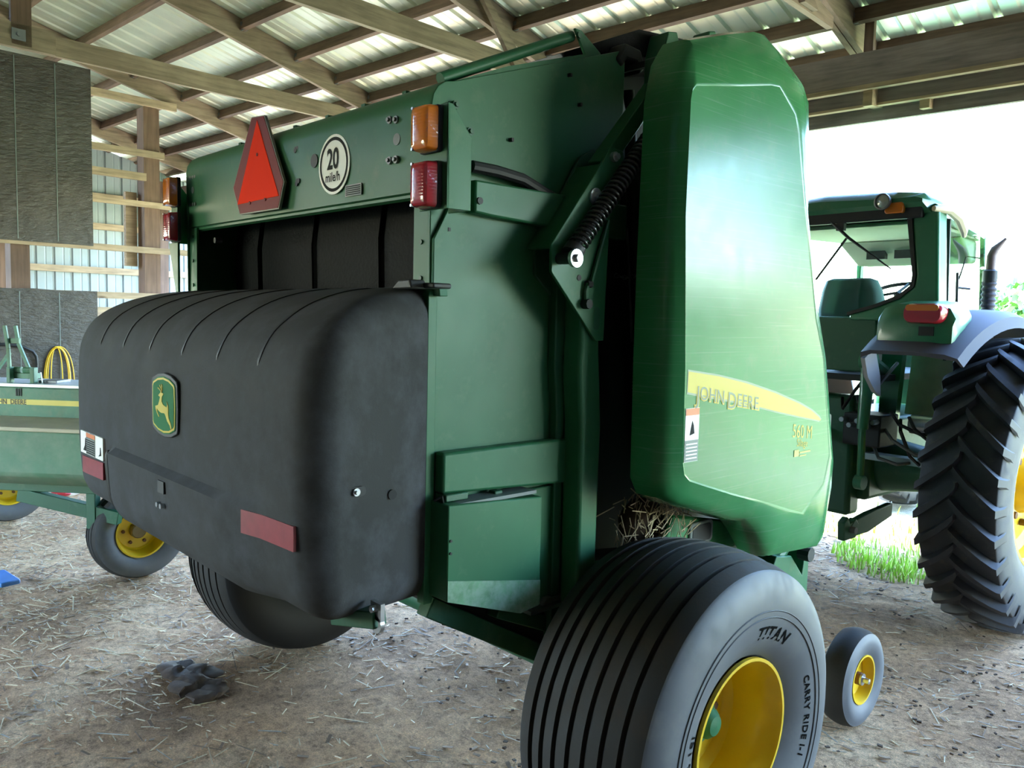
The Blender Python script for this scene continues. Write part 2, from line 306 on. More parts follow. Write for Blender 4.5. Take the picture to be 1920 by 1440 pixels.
for u in (-6.85, -4.5, -2.25, 0.0):                       # bottom ties and webs of the trusses
    w = .04; uo = .045
    mb = MB(); mb.prism([(-4.5, 3.59), (5.2, 3.59), (5.2, 3.66), (4.75, 3.735), (-4.5, 3.735)], 'x', u + uo - w / 2, u + uo + w / 2); mb.build('tie_beam', WOODY, ceil, xf=S)
    for (v0, v1, vt) in ((1.93, 2.06, 2.0), (-.5, -.37, 0.9)) if u < -6 else ():
        mb = MB(); mb.prism([(v0, 3.60), (v1, 3.60), (vt + .07, zr(vt + .07) + .12), (vt - .07, zr(vt - .07) + .12)], 'x', u + uo + .022, u + uo + .06); mb.build('truss_web', WOODZ, ceil, xf=S)
    if u > -5:
        mb = MB(); mb.prism([(4.70, 3.60), (4.88, 3.60), (4.33, zr(4.33) + .2), (4.22, zr(4.22) + .22)], 'x', u + uo + .022, u + uo + .06); mb.build('truss_web', WOODY, ceil, xf=S)
mb = MB(); mb.prism([(1.0, 3.57), (2.22, 3.585), (2.22, 3.75), (1.0, 3.75)], 'x', -6.78, -6.745); mb.build('splice_board', WOODY, ceil, xf=S)
mb = MB(); mb.box(-6.742, -6.735, 1.93, 2.02, 3.63, 3.71); mb.disc((-6.73, 1.975, 3.67), .014, .012); mb.build('splice_plate', GREYST, ceil, xf=S)
# knee post on the header
mb = MB(); mb.box(-2.15, -2.09, 5.622, 5.66, 3.54, 3.78); mb.build('knee_post', WOODZ, ceil, xf=S)
# ---- header over the open front
hd = struct('trim_1')
for (v0, v1, z0, z1, m) in ((5.62, 5.665, 3.33, 3.54, WOODH), (5.618, 5.667, 3.30, 3.33, WOODP), (5.75, 5.79, 3.23, 3.50, WOODH), (5.745, 5.795, 3.215, 3.232, WOODP), (5.86, 5.9, 3.14, 3.46, WOODH)):
    for (a, b) in ((-13.9, -8.2), (-8.195, -3.1), (-3.095, 2.2), (2.205, 6.9)):
        MB().box(a, b, v0, v1, z0, z1).build('header_board', m, hd, xf=S)
for u, v0, v1, z in ((-2.12, 5.66, 5.86, 3.20), (-1.80, 5.78, 6.05, 3.16)):
    MB().prism([(v0, z + .12), (v0, z), (v1, z + .02), (v1, z + .12)], 'x', u - .03, u + .03).build('header_block', WOODP, hd, xf=S)
for u in (-9.2, 6.9):
    MB().box(u - .07, u + .07, 5.67, 5.75, -.1, 3.5).build('post', WOODZ, hd, xf=S)
# ---- gable wall far left
gw = struct('wall_left')
UG = -12.35
def siding(v0):
    prof = []; pitch = .2286
    for k in range(4):
        b = v0 + k * pitch; prof += [(b, 0), (b + .085, 0), (b + .0975, .004), (b + .11, 0), (b + .1686, 0), (b + .184, .02), (b + .206, .02), (b + .2215, 0)]
    prof.append((v0 + .9144, 0)); mb = MB(); n = len(prof)
    mb.add([S((UG - .05 - h, v, z)) for z in (-.1, 1) for v, h in prof][:n] + [S((UG - .05 - h, v, zr(v) + .17)) for v, h in prof], [(i, i + 1, n + i + 1, n + i) for i in range(n - 1)])
    return mb
v = 0.6
while v < 6: siding(v).build('wall_sheet', SIDING, gw, flat=True); v += .9144
for z in (.5, 1.1, 1.62, 2.26, 2.88, 3.3):
    MB().box(UG - .045, UG, -.5, 6.1, z - .045, z + .045).build('girt', WOODG, gw, xf=S)
for vv_ in (3.35, 5.45): MB().box(UG, UG + .13, vv_ - .07, vv_ + .07, -.1, zr(vv_)).build('post', WOODZ, gw, xf=S)
# ---- partition with black sheets
pw = struct('wall_middle')
UP = -9.08
for vv_, zt in ((-.8, 3.9), (2.62, 3.9), (3.92, 3.90)):
    MB().box(UP - .19, UP - .022, vv_ - .07, vv_ + .10, -.1, zt).build('post', WOODZ, pw, xf=S)
MB().box(UP - .25, UP - .192, 3.72, 3.84, 2.2, 3.0).build('scab_board', WOODG, pw, xf=S)
for z, h, v1 in ((1.87, .07, 5.6), (1.715, .06, 5.6), (2.37, .065, 5.6), (2.86, .06, 4.5), (3.15, .08, 3.86), (3.40, .07, 4.06), (3.945, .08, 4.2), (1.1, .09, 5.6), (.4, .09, 5.6)):
    MB().box(UP - .02, UP + .018, -1.5, v1, z - h / 2, z + h / 2).build('girt', WOODG, pw, xf=S)
def bsheet(v0, v1, z0, z1, wav=0.0):
    mb = MB(); n = 24; top = [(v0 + (v1 - v0) * i / n, z1 + wav * noise.noise((i * .7, 3, 1))) for i in range(n, -1, -1)]
    mb.prism([(v0, z0), (v1, z0)] + top, 'x', UP + .02, UP + .03); return mb
bsheet(-1.4, 3.30, 2.37, 4.15).build('black_sheet', PANEL, pw, xf=S)
bsheet(-1.4, 3.33, .1, 1.905, .022).build('black_sheet', PANEL, pw, xf=S)
for z0, z1 in ((2.39, 4.13), (.15, 1.88)):
    for v in (2.60, 2.96): MB().box(UP + .0302, UP + .034, v, v + .008, z0, z1).build('sheet_seam', GREYDEC, pw, xf=S)
yb2 = MB(); yb2.prism([S((u, v, 0))[:2] for u, v in [(-40, -60), (40, -60), (40, -6.5), (-40, -6.5)]], 'z', -.3, -.055); yb2.build('yard_ground', YARD, kind='structure')
# ---- back and right sides of the shed, outside the picture
bw = struct('wall_back')
DKW = wood('dark_old_boards', '4a3d34', 'z')
for k in range(22): MB().box(-14 + k, -13.01 + k, -4.03, -4.0, 2.5 if -8 <= -14 + k < -5.5 else -.2, 6.2).build('wall_board', DKW, bw, xf=S)  # short boards leave an unseen opening, added to light the rear faces
rw_ = struct('wall_right')
for k in range(10): MB().box(7.0, 7.03, -4 + .97 * k, -3.04 + .97 * k, -.2, zr(-4 + .97 * k) - .1).build('wall_board', DKW, rw_, xf=S)
# ================================================================== WHEELS
def tyre_profile(R, w, rb, ngroove=0, gd=.015, gw=.017, crown=.037, bulge=.045, sh=.86, rsh=None):
    """half-symmetric section (offset, radius): bead, sidewall, shoulder, ribbed crown"""
    xs = w / 2 * sh; rsh = rsh or (R - crown); out = []
    side = [(w / 2 * .74, rb), (w / 2 * .80, rb + .012), (w / 2 * .94, rb + (rsh - rb) * .28), (w / 2 * 1.0, rb + (rsh - rb) * .55), (w / 2 * .975, rb + (rsh - rb) * .8), (xs * 1.03, rsh - .006)]
    def rr(x): return R - (R - rsh) * (x / xs) ** 2
    tread = [(-xs, rsh)]
    gs = [(-1 + 2 * (k + 1) / (ngroove + 1)) * xs * .98 for k in range(ngroove)]
    for g in gs: tread += [(g - gw / 2, rr(g)), (g - gw / 2 * .7, rr(g) - gd), (g + gw / 2 * .7, rr(g) - gd), (g + gw / 2, rr(g))]
    if not gs: tread += [(xs * t, rr(xs * t)) for t in (-.66, -.33, 0, .33, .66)]
    tread.append((xs, rsh))
    return [(-x, r) for x, r in side], tread, [(x, r) for x, r in side[::-1]]
def tyre(parent, c, R, w, rb, mats, n=80, **kw):
    # material slots: outer wall, tread, inner wall
    l, t, r = tyre_profile(R, w, rb, **kw)
    mb = MB(); mb.lathe(l + t[:1], c, 'x', n, 2 if len(mats) > 2 else 0); mb.lathe(t, c, 'x', n, 1); mb.lathe(t[-1:] + r, c, 'x', n, 0)
    mb.lathe([(r[-1][0], r[-1][1]), (l[0][0], l[0][1])], c, 'x', n, 0)
    return mb.build('tyre', mats, parent, sharp=40)
def rim(parent, c, s, prof, mat=None, n=56):
    """prof: (offset towards the outer side s, radius)"""
    mb = MB(); mb.lathe([(s * a, r) for a, r in prof], c, 'x', n); return mb.build('rim', mat or YELLOW, parent, sharp=30)

# ================================================================== ROUND BALER
BC = -2.66; AY = 2.10; AZ = .53
baler = thing('round_baler', 'large green round hay baler with black rear cover and white reflecting side shield', 'baler', (BC, AY, 0))
GX = .845                                                     # half width of the gate
gr, gl = BC + GX, BC - GX
B = baler
# --- rear upper panel (bent sheet) with its holes
prof = [(1.395, 2.085), (1.38, 2.09), (1.376, 2.20), (1.372, 2.315)] + [(1.372 + .075 * (1 - math.cos(math.radians(a))), 2.315 + .075 * math.sin(math.radians(a))) for a in (22, 45, 68, 90)] + [(1.65, 2.475), (1.95, 2.575), (2.0, 2.59)]
inn = [(y + .012, z - .012) for y, z in prof]
pan = MB().prism(prof + inn[::-1], 'x', gl + .004, gr - .004).build('rear_panel', GREEN, B, sharp=30)
for (x, z, r, m) in ((-2.011, 2.302, .011, 0), (-1.979, 2.298, .011, 0), (-2.010, 2.188, .011, 0), (-1.978, 2.187, .011, 0)):
    MB().disc((x, 1.374, z), r, .012, 'y', 12).disc((x, 1.368, z), r * .55, .014, 'y', 6).build('bolt', GREYST, pan)
for x, z, r in ((-1.979, 2.244, .017), (-3.441, 2.239, .014)):
    MB().disc((x, 1.3745, z), r, .003, 'y', 18).build('hole_cover', GREYDEC, pan)
for x in (-3.465, -3.44, -3.418):
    for z in (2.292, 2.181): MB().disc((x, 1.3745, z), .007, .004, 'y', 10).build('bolt', GREYST, pan)
for x, z in ((-2.565, 2.297), (-2.556, 2.186)):
    MB().prism(rrect(x - .008, x + .016, z - .008, z + .008, .006), 'y', 1.3725, 1.378).disc((x - .004, 1.374, z - .008), .009, .004, 'y', 10).build('keyhole_slot', GROOVE, pan)
MB().disc((-2.441, 1.374, 2.239), .022, .005, 'y', 18).build('round_hole', GROOVE, pan)
for k in range(6):
    x = -3.15 + .22 * k; MB().box(x, x + .02, 1.44, 1.47, 2.392, 2.402).build('tab', GREEN, pan)
# --- SMV emblem
def yq(pts, y0, y1, mat, name, par, **kw): return MB().prism(pts, 'y', y0, y1).build(name, mat, par, **kw)
em = yq([(-2.85, 2.438), (-2.752, 2.430), (-2.606, 2.186), (-2.645, 2.098), (-2.948, 2.100), (-3.004, 2.202)], 1.352, 1.362, SMVE, 'warning_triangle', B)
em['label'] = 'red slow vehicle triangle on the rear panel'
yq([(-2.847, 2.434), (-2.755, 2.427), (-2.611, 2.186), (-2.648, 2.102), (-2.945, 2.104), (-2.999, 2.202)], 1.3505, 1.3525, SMVD, 'dark_border', em)
yq([(-2.803, 2.420), (-2.640, 2.142), (-2.962, 2.138)], 1.3490, 1.3508, SMVR, 'bright_triangle', em)
for x, z in ((-2.80, 2.30), (-2.86, 2.136), (-2.74, 2.138)): MB().disc((x, 1.349, z), .006, .004, 'y', 8).build('rivet', SMVD, em)
# --- 20 mile/h sign
sx, sz, sr = -2.318, 2.213, .093
sg = MB().disc((sx, 1.3735, sz), sr, .003, 'y', 40).build('speed_sign', WHITE, B); sg['label'] = 'white round 20 mile/h speed sign'
MB().lathe([(-.002, sr * .80), (-.002, sr * .91)], (sx, 1.3735, sz), 'y', 40).build('ring', INK, sg)
tb, w = text_mb('20', .088, lambda u, v: (sx - .040 + u * .80, 1.3712, sz - .012 + v), bold=.0025); tb.build('numerals', INK, sg, flat=True)
tb, w = text_mb('mile/h', .042, lambda u, v: (sx - .050 + u * .86, 1.3712, sz - .052 + v), bold=.0006); tb.build('lettering', INK, sg, flat=True)
pl = MB().box(-2.251, -2.160, 1.373, 1.3755, 2.106, 2.141).build('data_plate', GREYDEC, B)
for k in range(5): MB().box(-2.245, -2.166, 1.3715, 1.3732, 2.110 + k * .006, 2.1125 + k * .006).build('text_line', INK, pl)
# --- gate side plates
for s in (1, -1):
    xo = BC + s * GX; xi = BC + s * (GX - .01)
    po = [(1.38, .955), (1.372, 2.315)] + [(1.372 + .075 * (1 - math.cos(math.radians(a))), 2.315 + .075 * math.sin(math.radians(a))) for a in (22, 45, 68, 90)] + [(2.17, 2.64), (2.17, 2.10), (1.97, 2.0), (1.97, .80), (1.75, .84)]
    sp = MB().prism(po, 'x', min(xo, xi), max(xo, xi)).build('side_plate', GREEN, B, bevel=.002)
    # rear facing flange
    a, b = sorted((BC + s * (GX - .085), BC + s * (GX - .011)))
    MB().prism([(a, 1.75), (b, 1.75), (b, 2.085), (a, 2.085)], 'y', 1.381, 1.389).build('rear_flange', GREEN, sp)
    for z in (1.85, 1.95, 2.05): MB().disc(((a + b) / 2, 1.379, z), .007, .005, 'y', 8).build('bolt', DKGREEN, sp)
sp = [o for o in B.children if o.name.startswith('side_plate')][0]
xo = gr
# overlay sheet on the lower part of the right side
MB().prism([(1.378, .96), (1.378, 1.955), (1.44, 2.065), (1.60, 2.05), (1.96, 2.03), (1.96, .80), (1.75, .85)], 'x', xo + .001, xo + .012).build('lower_side_sheet', GREEN, B, bevel=.002)
# horizontal channel
MB().prism([(2.005, 0), (2.115, 0)], 'x', 0, 1) if False else None
MB().prism([(1.49, 2.035), (1.49, 2.125), (2.15, 2.125), (2.15, 2.01), (1.56, 2.03)], 'x', xo + .012, xo + .05).build('upper_channel', GREEN, B, bevel=.006)
MB().disc((xo + .052, 1.505, 2.068), .010, .006, 'x', 12).build('hole', GROOVE, B)
MB().prism([(1.39, 1.37), (1.39, 1.255), (1.95, 1.225), (1.95, 1.37)], 'x', xo + .012, xo + .055).build('lower_channel', GREEN, B, bevel=.008)
hp = [(xo + .02, 1.50, 2.165), (xo + .03, 1.58, 2.162), (xo + .035, 1.68, 2.152), (xo + .03, 1.80, 2.118), (xo + .03, 1.92, 2.09), (xo - .01, 2.1, 2.06)]
MB().tube(hp, .017, 10).build('rubber_hose', BLACK, B)
for y, z in ((1.447, 2.325), (1.50, 2.262)): MB().disc((xo + .006, y, z), .012, .014, 'x', 12).disc((xo + .014, y, z), .007, .01, 'x', 6).build('bolt', DKGREEN, B)
MB().disc((xo + .001, 1.425, 2.31), .006, .003, 'x', 10).build('hole', WHITE, B)
for y, z in ((1.66, 2.265), (1.40 + .55, 2.42), (1.43, 1.985), (1.9, 2.5)): MB().box(xo + .0, xo + .0135, y - .004, y + .004, z - .005, z + .005).build('square_hole', GROOVE, B)
# light brackets and lights
for s in (1, -1):
    lo_x = 0 if s == 1 else -.055
    xe = BC + s * (.965 + lo_x); x0, x1 = sorted((BC + s * (GX + .002), xe))
    br = MB().prism([(x0, 2.025), (x1, 2.025), (x1, 2.292), (x0, 2.292)], 'y', 1.335, 1.343)
    br.prism([(1.335, 2.025), (1.335, 2.292), (1.350, 2.292), (1.415, 2.215), (1.415, 2.025)], 'x', min(xe, xe - s * .005), max(xe, xe - s * .005))
    br.box(min(xe, xe - s * .09), max(xe, xe - s * .09), 1.41, 1.415, 2.025, 2.21)
    if s == -1: br.prism([(BC - GX, 1.74), (BC - GX - .10, 2.025), (BC - GX, 2.025)], 'y', 1.335, 1.345)
    bo = br.build('light_bracket', GREEN, B, bevel=.0015)
    for (z0, z1, mat, nm) in ((2.172, 2.288, AMBER, 'amber_light'), (2.028, 2.146, REDL, 'red_light')):
        xa, xb = sorted((BC + s * (.862 + lo_x), BC + s * (.942 + lo_x)))
        hb = MB().prism(rrect(xa - .003, xb + .003, z0 - .002, z1 + .002, .012), 'y', 1.321, 1.335).build(nm, GROOVE, B, bevel=.002)
        a = MB(); rings = []
        for yy, ins in ((1.322, .0), (1.300, .0015), (1.291, .004), (1.287, .009), (1.285, .02)):
            rings.append([(x, yy, z) for x, z in rrect(xa + ins, xb - ins, z0 + ins, z1 - ins, .012)])
        a.loft(rings).build('lens', mat, hb, sharp=30)
        for zz in (z0 + .006, z1 - .006): MB().disc((xa + .012, 1.292, zz), .004, .012, 'y', 8).build('screw', STEEL, hb)
# --- belts in the opening and the chamber behind
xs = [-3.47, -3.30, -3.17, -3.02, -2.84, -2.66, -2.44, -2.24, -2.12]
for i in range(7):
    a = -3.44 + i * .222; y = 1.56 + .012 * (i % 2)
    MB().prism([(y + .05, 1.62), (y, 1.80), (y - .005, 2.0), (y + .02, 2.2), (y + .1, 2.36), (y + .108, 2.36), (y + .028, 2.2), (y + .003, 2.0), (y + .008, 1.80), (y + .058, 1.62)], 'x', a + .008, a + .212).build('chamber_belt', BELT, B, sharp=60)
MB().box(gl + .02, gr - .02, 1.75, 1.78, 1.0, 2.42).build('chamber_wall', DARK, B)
MB().lathe([(-.80, .001), (-.80, .045), (.80, .045), (.80, .001)], (BC, 1.50, 2.17), 'x', 20).build('gate_roller', DARK, B)
st = MB().box(-1.965, -1.915, 1.50, 1.505, 1.93, 1.985).build('barcode_label', WHITE, B)
for k in range(9): MB().box(-1.962 + k * .005, -1.9595 + k * .005, 1.4985, 1.5, 1.94, 1.975).build('bar', INK, st)
MB().disc((-3.37, 1.45, 2.035), .012, .03, 'y', 8).build('zinc_bolt', STEEL, B)
# --- black moulded rear cover
cx0, cx1, RC = BC - 1.0, BC + 1.005, .09
P0 = [(1.37, 1.825), (1.28, 1.815), (1.20, 1.80), (1.12, 1.775), (1.05, 1.74), (.995, 1.695), (.962, 1.64), (.945, 1.58), (.94, 1.50), (.938, 1.40), (.938, 1.32), (.938, 1.255), (.94, 1.20), (.945, 1.12), (.955, 1.06), (.985, 1.01), (1.04, .98), (1.12, .968), (1.24, .955), (1.37, .945)]
def dens(P, k=3):
    out = []
    for i in range(len(P) - 1):
        a, b, c, d = P[max(i - 1, 0)], P[i], P[i + 1], P[min(i + 2, len(P) - 1)]
        for j in range(k):
            t = j / k; out.append(tuple(.5 * (2 * b[q] + (c[q] - a[q]) * t + (2 * a[q] - 5 * b[q] + 4 * c[q] - d[q]) * t * t + (3 * b[q] - a[q] - 3 * c[q] + d[q]) * t ** 3) for q in (0, 1)))
    return out + [P[-1]]
P0 = dens(P0)
def nrm(P):
    out = []
    for i in range(len(P)):
        a, b = P[max(i - 1, 0)], P[min(i + 1, len(P) - 1)]; t = Vector((b[0] - a[0], b[1] - a[1])).normalized(); out.append((-t.y, t.x) if True else None)
    return out
NN = nrm(P0)                                                # outward = away from the body
if NN[27][0] > 0: NN = [(-a, -b) for a, b in NN]
GRV = [-3.295, -3.026, -2.75, -2.465, -2.20, -1.936]
xsamp = set([cx0 + RC * (1 - math.cos(math.radians(a))) for a in (0, 12, 25, 40, 55, 72, 90)] + [cx1 - RC * (1 - math.cos(math.radians(a))) for a in (0, 12, 25, 40, 55, 72, 90)])
xsamp |= {-3.40, -3.3, -3.2, -3.145, -3.122, -3.105, -3.09, -3.0, -2.0, -1.95, -1.9, -1.85, -2.6, -2.35, -2.9, -2.1, -2.7, -2.5, -2.8, -2.2}
X = sorted(xsamp); rings = []
for x in X:
    d = min(x - cx0, cx1 - x); ins = RC - math.sqrt(max(0, RC * RC - (RC - d) ** 2)) if d < RC else 0
    g = min(abs(x - q) for q in GRV); ring = []
    for i, (y, z) in enumerate(P0):
        t = -ins * (1 if 0 < i < len(P0) - 1 else 1)
        if z < 1.252 and x > -3.112 and x < -1.9: t += .026 * min(1, max(0, (-1.9 - x) / .2))
        yy = y + NN[i][0] * t; zz = z + NN[i][1] * t
        if i in (0, len(P0) - 1): yy = y
        hwf = (.965 - .105 * min(1, max(0, (yy - 1.03) / .34))) / 1.0
        ring.append((BC + (x - BC - .0025) * hwf * (.925 if x < BC else 1), yy, zz))
    rings.append(ring)
cb = MB(); cb.loft(rings, closed=False); cb.f += [tuple(range(len(P0))), tuple(range((len(X) - 1) * len(P0), len(X) * len(P0)))[::-1]]; cb.m += [0, 0]
cover = cb.build('rear_cover', BLACKPL, B, sharp=50)
cover['label'] = 'black moulded plastic cover with a deer badge'
for g in GRV:                                                # dark tubes stand for the shade in the moulded grooves
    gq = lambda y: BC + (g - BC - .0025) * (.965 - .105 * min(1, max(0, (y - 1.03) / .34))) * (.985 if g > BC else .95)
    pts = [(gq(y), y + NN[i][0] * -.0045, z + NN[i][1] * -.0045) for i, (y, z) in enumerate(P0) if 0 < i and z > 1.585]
    MB().tube(pts, [.004] + [.0085] * (len(pts) - 2) + [.003], 6).build('groove_shade', GROOVE, cover)
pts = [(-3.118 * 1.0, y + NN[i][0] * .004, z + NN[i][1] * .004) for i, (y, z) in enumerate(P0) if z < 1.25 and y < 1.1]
MB().tube(pts, [.006] + [.014] * (len(pts) - 2) + [.008], 8).build('groove_shade', GROOVE, cover)  # dark tube stands for the shadow at the raised panel's edge
# badge
bx, bz, bw, bh = -2.565, 1.452, .094, .084; yf = .938
def badge(sx_, sz_): return [(bx + u * bw * sx_, bz + v * bh * sz_) for u, v in [(-1, .72), (-.93, .84), (-.5, 1.0), (0, 1.06), (.5, 1.0), (.93, .84), (1, .72), (1.03, 0), (1, -.72), (.93, -.84), (.5, -1.0), (0, -1.06), (-.5, -1.0), (-.93, -.84), (-1, -.72), (-1.03, 0)]]
bd = MB().prism(badge(1.13, 1.13), 'y', yf - .007, yf + .004).build('emblem', GROOVE, B, bevel=.003)
MB().prism(badge(1.0, 1.0), 'y', yf - .0085, yf - .006).build('green_field', simple('emblem_green', '1f6a3c', .7, spec=.15), bd)
MB().prism(badge(.96, .96), 'y', yf - .0095, yf - .008).build('yellow_outline', DECALY, bd)
MB().prism(badge(.89, .89), 'y', yf - .0105, yf - .009).build('green_center', MATS['emblem_green'], bd)
deer = [(790, 925), (768, 955), (785, 965), (775, 1005), (765, 1035), (738, 1048), (742, 1075), (752, 1100), (768, 1132), (774, 1126), (757, 1092), (754, 1066), (775, 1085), (795, 1093), (822, 1090), (830, 1098), (850, 1150), (872, 1178), (880, 1208), (888, 1196), (880, 1160), (862, 1120), (858, 1080), (860, 1052), (858, 1020), (846, 990), (850, 1018), (845, 1038), (812, 1022), (800, 1000), (802, 960), (818, 932), (806, 930)]
def dq(p): return (bx + ((p[0] - 808) / 103) * bw * .97, bz + ((1028 - p[1]) / 228) * bh * 1.03)
db = MB(); db.prism([dq(p) for p in deer], 'y', yf - .0118, yf - .010)
for pth in ([(795, 930), (806, 905), (798, 858)], [(795, 930), (800, 905), (782, 868)], [(795, 925), (785, 905), (765, 892)], [(800, 925), (806, 900), (804, 865)]):
    for a, b in zip(pth[:-1], pth[1:]):
        (x0_, z0_), (x1_, z1_) = dq(a), dq(b); db.bar((x0_, yf - .011, z0_), (x1_, yf - .011, z1_), .0022, .0032)
db.build('leaping_deer', DECALY, bd)
# decals and reflectors on the cover
for i, (x0, x1, z0, z1) in enumerate(((-3.45, -3.19, 1.108, 1.172), (-2.015, -1.755, 1.170, 1.232))):
    yy = (lambda x: .9355 - .0118 * min(1, max(0, (-1.927 - x) / .09))) if i == 1 else (lambda x: .936 + .004 * max(0, (-3.40 - x) / .075))
    rg = []
    for k in range(7):
        x = x0 + (x1 - x0) * k / 6; zz = .006 * k / 6; rg.append([(x, yy(x), z0 + zz), (x, yy(x), z1 + zz), (x, yy(x) + .008, z1 + zz), (x, yy(x) + .008, z0 + zz)])
    MB().loft(rg).build('red_reflector', REDREF, cover)
wl_ = MB().box(-3.44, -3.17, .931, .943, 1.188, 1.272).build('warning_decal', WHITE, B)
MB().box(-3.365, -3.26, .9288, .9305, 1.255, 1.271).build('orange_header', ORANGE, wl_); MB().box(-3.365, -3.26, .9288, .9305, 1.19, 1.254).build('text_block', GREYDEC, wl_)
for k in range(7): MB().box(-3.36, -3.265, .9275, .929, 1.195 + k * .008, 1.1985 + k * .008).build('text_line', INK, wl_)
MB().prism([(-3.40, 1.20), (-3.38, 1.22), (-3.375, 1.245), (-3.372, 1.25), (-3.37, 1.20)], 'y', .9285, .9302).build('pictogram', INK, wl_)
MB().prism([(-3.215, 1.20), (-3.19, 1.205), (-3.195, 1.235), (-3.20, 1.21)], 'y', .9285, .9302).build('pictogram', INK, wl_)
MB().box(-2.565, -2.515, .908, .93, 1.185, 1.222).build('latch_slot', GROOVE, cover)
for x in (-2.565, -2.535): MB().disc((x, .912, 1.145), .008, .016, 'y', 12).build('zinc_bolt', STEEL, cover)
cxs = lambda y: BC + 1.0025 * (.965 - .105 * min(1, max(0, (y - 1.03) / .34)))
MB().prism(rrect(1.05, 1.105, 1.30, 1.325, .012), 'x', cxs(1.07) - .012, cxs(1.07) + .002).build('slot', GROOVE, cover)
MB().disc((cxs(1.075) + .002, 1.075, 1.313), .010, .014, 'x', 12).disc((cxs(1.075) + .01, 1.075, 1.313), .006, .01, 'x', 6).build('zinc_bolt', STEEL, cover)
MB().disc((cxs(1.21), 1.21, 1.282), .013, .016, 'x', 14).build('plastic_plug', BLACKPL, cover)
lt = MB(); lt.box(-1.86, -1.70, 1.30, 1.36, 1.818, 1.832); lt.prism([(-1.83, 1.816), (-1.74, 1.816), (-1.75, 1.84), (-1.80, 1.838)], 'y', 1.26, 1.31); lt.build('cover_latch', GROOVE, cover, bevel=.004)
MB().prism([(1.355, .94), (1.355, 1.80), (1.362, 1.815), (1.385, 1.82), (1.385, .94)], 'x', gr - .01, gr + .022).build('side_flange', GREEN, B, bevel=.002)
MB().prism([(gr - .11, 1.80), (gr + .05, 1.80), (gr + .045, 1.83), (gr - .11, 1.835)], 'y', 1.372, 1.40).build('flange_cap', GREEN, B, bevel=.002)
# --- lower box on the right side
MB().prism([(1.375, .965), (1.375, 1.235), (1.735, 1.212), (1.735, .875), (1.655, .868)], 'x', gr + .012, gr + .10).build('lower_box', GREEN, B, bevel=.004)
MB().prism([(1.376, .966), (1.376, 1.025), (1.734, .955), (1.734, .88), (1.655, .87)], 'x', gr + .10, gr + .1025).build('worn_strip', simple('scraped_green_strip', '5f8a66', .5, .2, 0, .3, 14, dust='86a08a', dusts=(.4, .65)), B)
for z in (1.10, 1.135): MB().disc((gr + .101, 1.385, z), .004, .004, 'x', 8).build('hole', GROOVE, B)
MB().box(gr + .02, gr + .09, 1.385, 1.72, 1.222, 1.232).build('box_lid', GREYDEC, B)
bb = MB(); bb.box(gr + .02, gr + .07, 1.39, 1.47, 1.235, 1.255); bb.box(gr + .03, gr + .06, 1.58, 1.61, 1.228, 1.24); bb.build('latch', DKGREEN, B, bevel=.003)
ch = [(gr + .05 + .02 * math.sin(i * 1.3), 1.365 + .012 * i, 1.24 + .015 * math.sin(i * 1.9)) for i in range(6)]; MB().tube(ch, .004, 6).build('rubber_strap', BLACK, B)
MB().box(gr - .02, gr + .03, 1.76, 2.02, .83, 1.22).build('inner_box', GREEN, B, bevel=.003)
lg = MB(); lg.box(gr - .02, gr + .06, 1.74, 2.0, .83, .842); lg.build('ledge', STEEL, B); MB().prism([(1.80, .845), (1.98, .85), (1.98, .855), (1.82, .865)], 'x', gr - .01, gr + .05).build('loose_plate', GREYST, B)
# --- front column
col = MB(); pth = [(1.905, 1.93, 2.1), (1.905, 1.70, 1.93), (1.905, 1.60, 1.93), (1.925, 1.40, 1.95), (1.92, .55, 1.95)]
xa, xb = gr + .04, gr + .12
pl_ = [(1.866, 2.0), (1.866, 1.68), (1.862, 1.60), (1.864, 1.56), (1.878, 1.42), (1.881, 1.07), (1.886, .55)]; pr_ = [(1.968, .55), (1.970, 1.07), (1.974, 1.41), (1.962, 1.56), (1.958, 1.60), (1.952, 1.68), (1.952, 2.0)]
col.prism(pl_ + pr_, 'x', xa, xb); col.build('gate_column', GREEN, B, bevel=.012, seg=3)
MB().prism([(1.83, 1.90), (1.83, 1.60), (1.845, 1.45), (1.845, .55), (1.88, .55), (1.88, 2.0)], 'x', gr + .012, gr + .045).build('column_back', DKGREEN, B, bevel=.004)
# --- tension arm plates, arm, spring
xp = gr + .125
ap = MB().prism([(1.709, 1.961), (1.712, 1.881), (1.915, 1.681), (1.952, 1.682), (1.962, 2.06), (2.03, 2.20), (2.015, 2.27), (1.955, 2.275), (1.925, 2.23)], 'x', xp, xp + .01).build('arm_plate', GREEN, B, bevel=.002)
MB().prism([(1.753, 1.969), (1.756, 1.878), (1.90, 1.76), (2.02, 1.75), (2.06, 2.2), (2.01, 2.29), (1.942, 2.255)], 'x', gr + .012, gr + .022).build('arm_plate', DKGREEN, B, bevel=.002)
MB().prism([(1.72, 1.955), (1.93, 2.222), (1.945, 2.215), (1.735, 1.95)], 'x', gr + .02, xp).build('arm_web', GREEN, B, bevel=.002)
MB().bar((xp - .035, 1.95, 2.215), (xp - .035, 2.245, 2.545), .05, .055, (1, 0, 0)).build('tension_arm', GREEN, B, bevel=.003)
MB().prism([(2.19, 2.47), (2.19, 2.60), (2.23, 2.615), (2.25, 2.56), (2.25, 2.45), (2.2, 2.44)], 'x', xp - .06, xp - .01).build('arm_clevis', DKGREEN, B, bevel=.004)
MB().prism(rrect(1.903, 1.929, 1.715, 1.785, .012), 'x', xp + .0095, xp + .0108).build('slot', DKGREEN, ap)
MB().disc((xp + .01, 1.83, 1.87), .009, .004, 'x', 12).build('hole', GROOVE, ap)
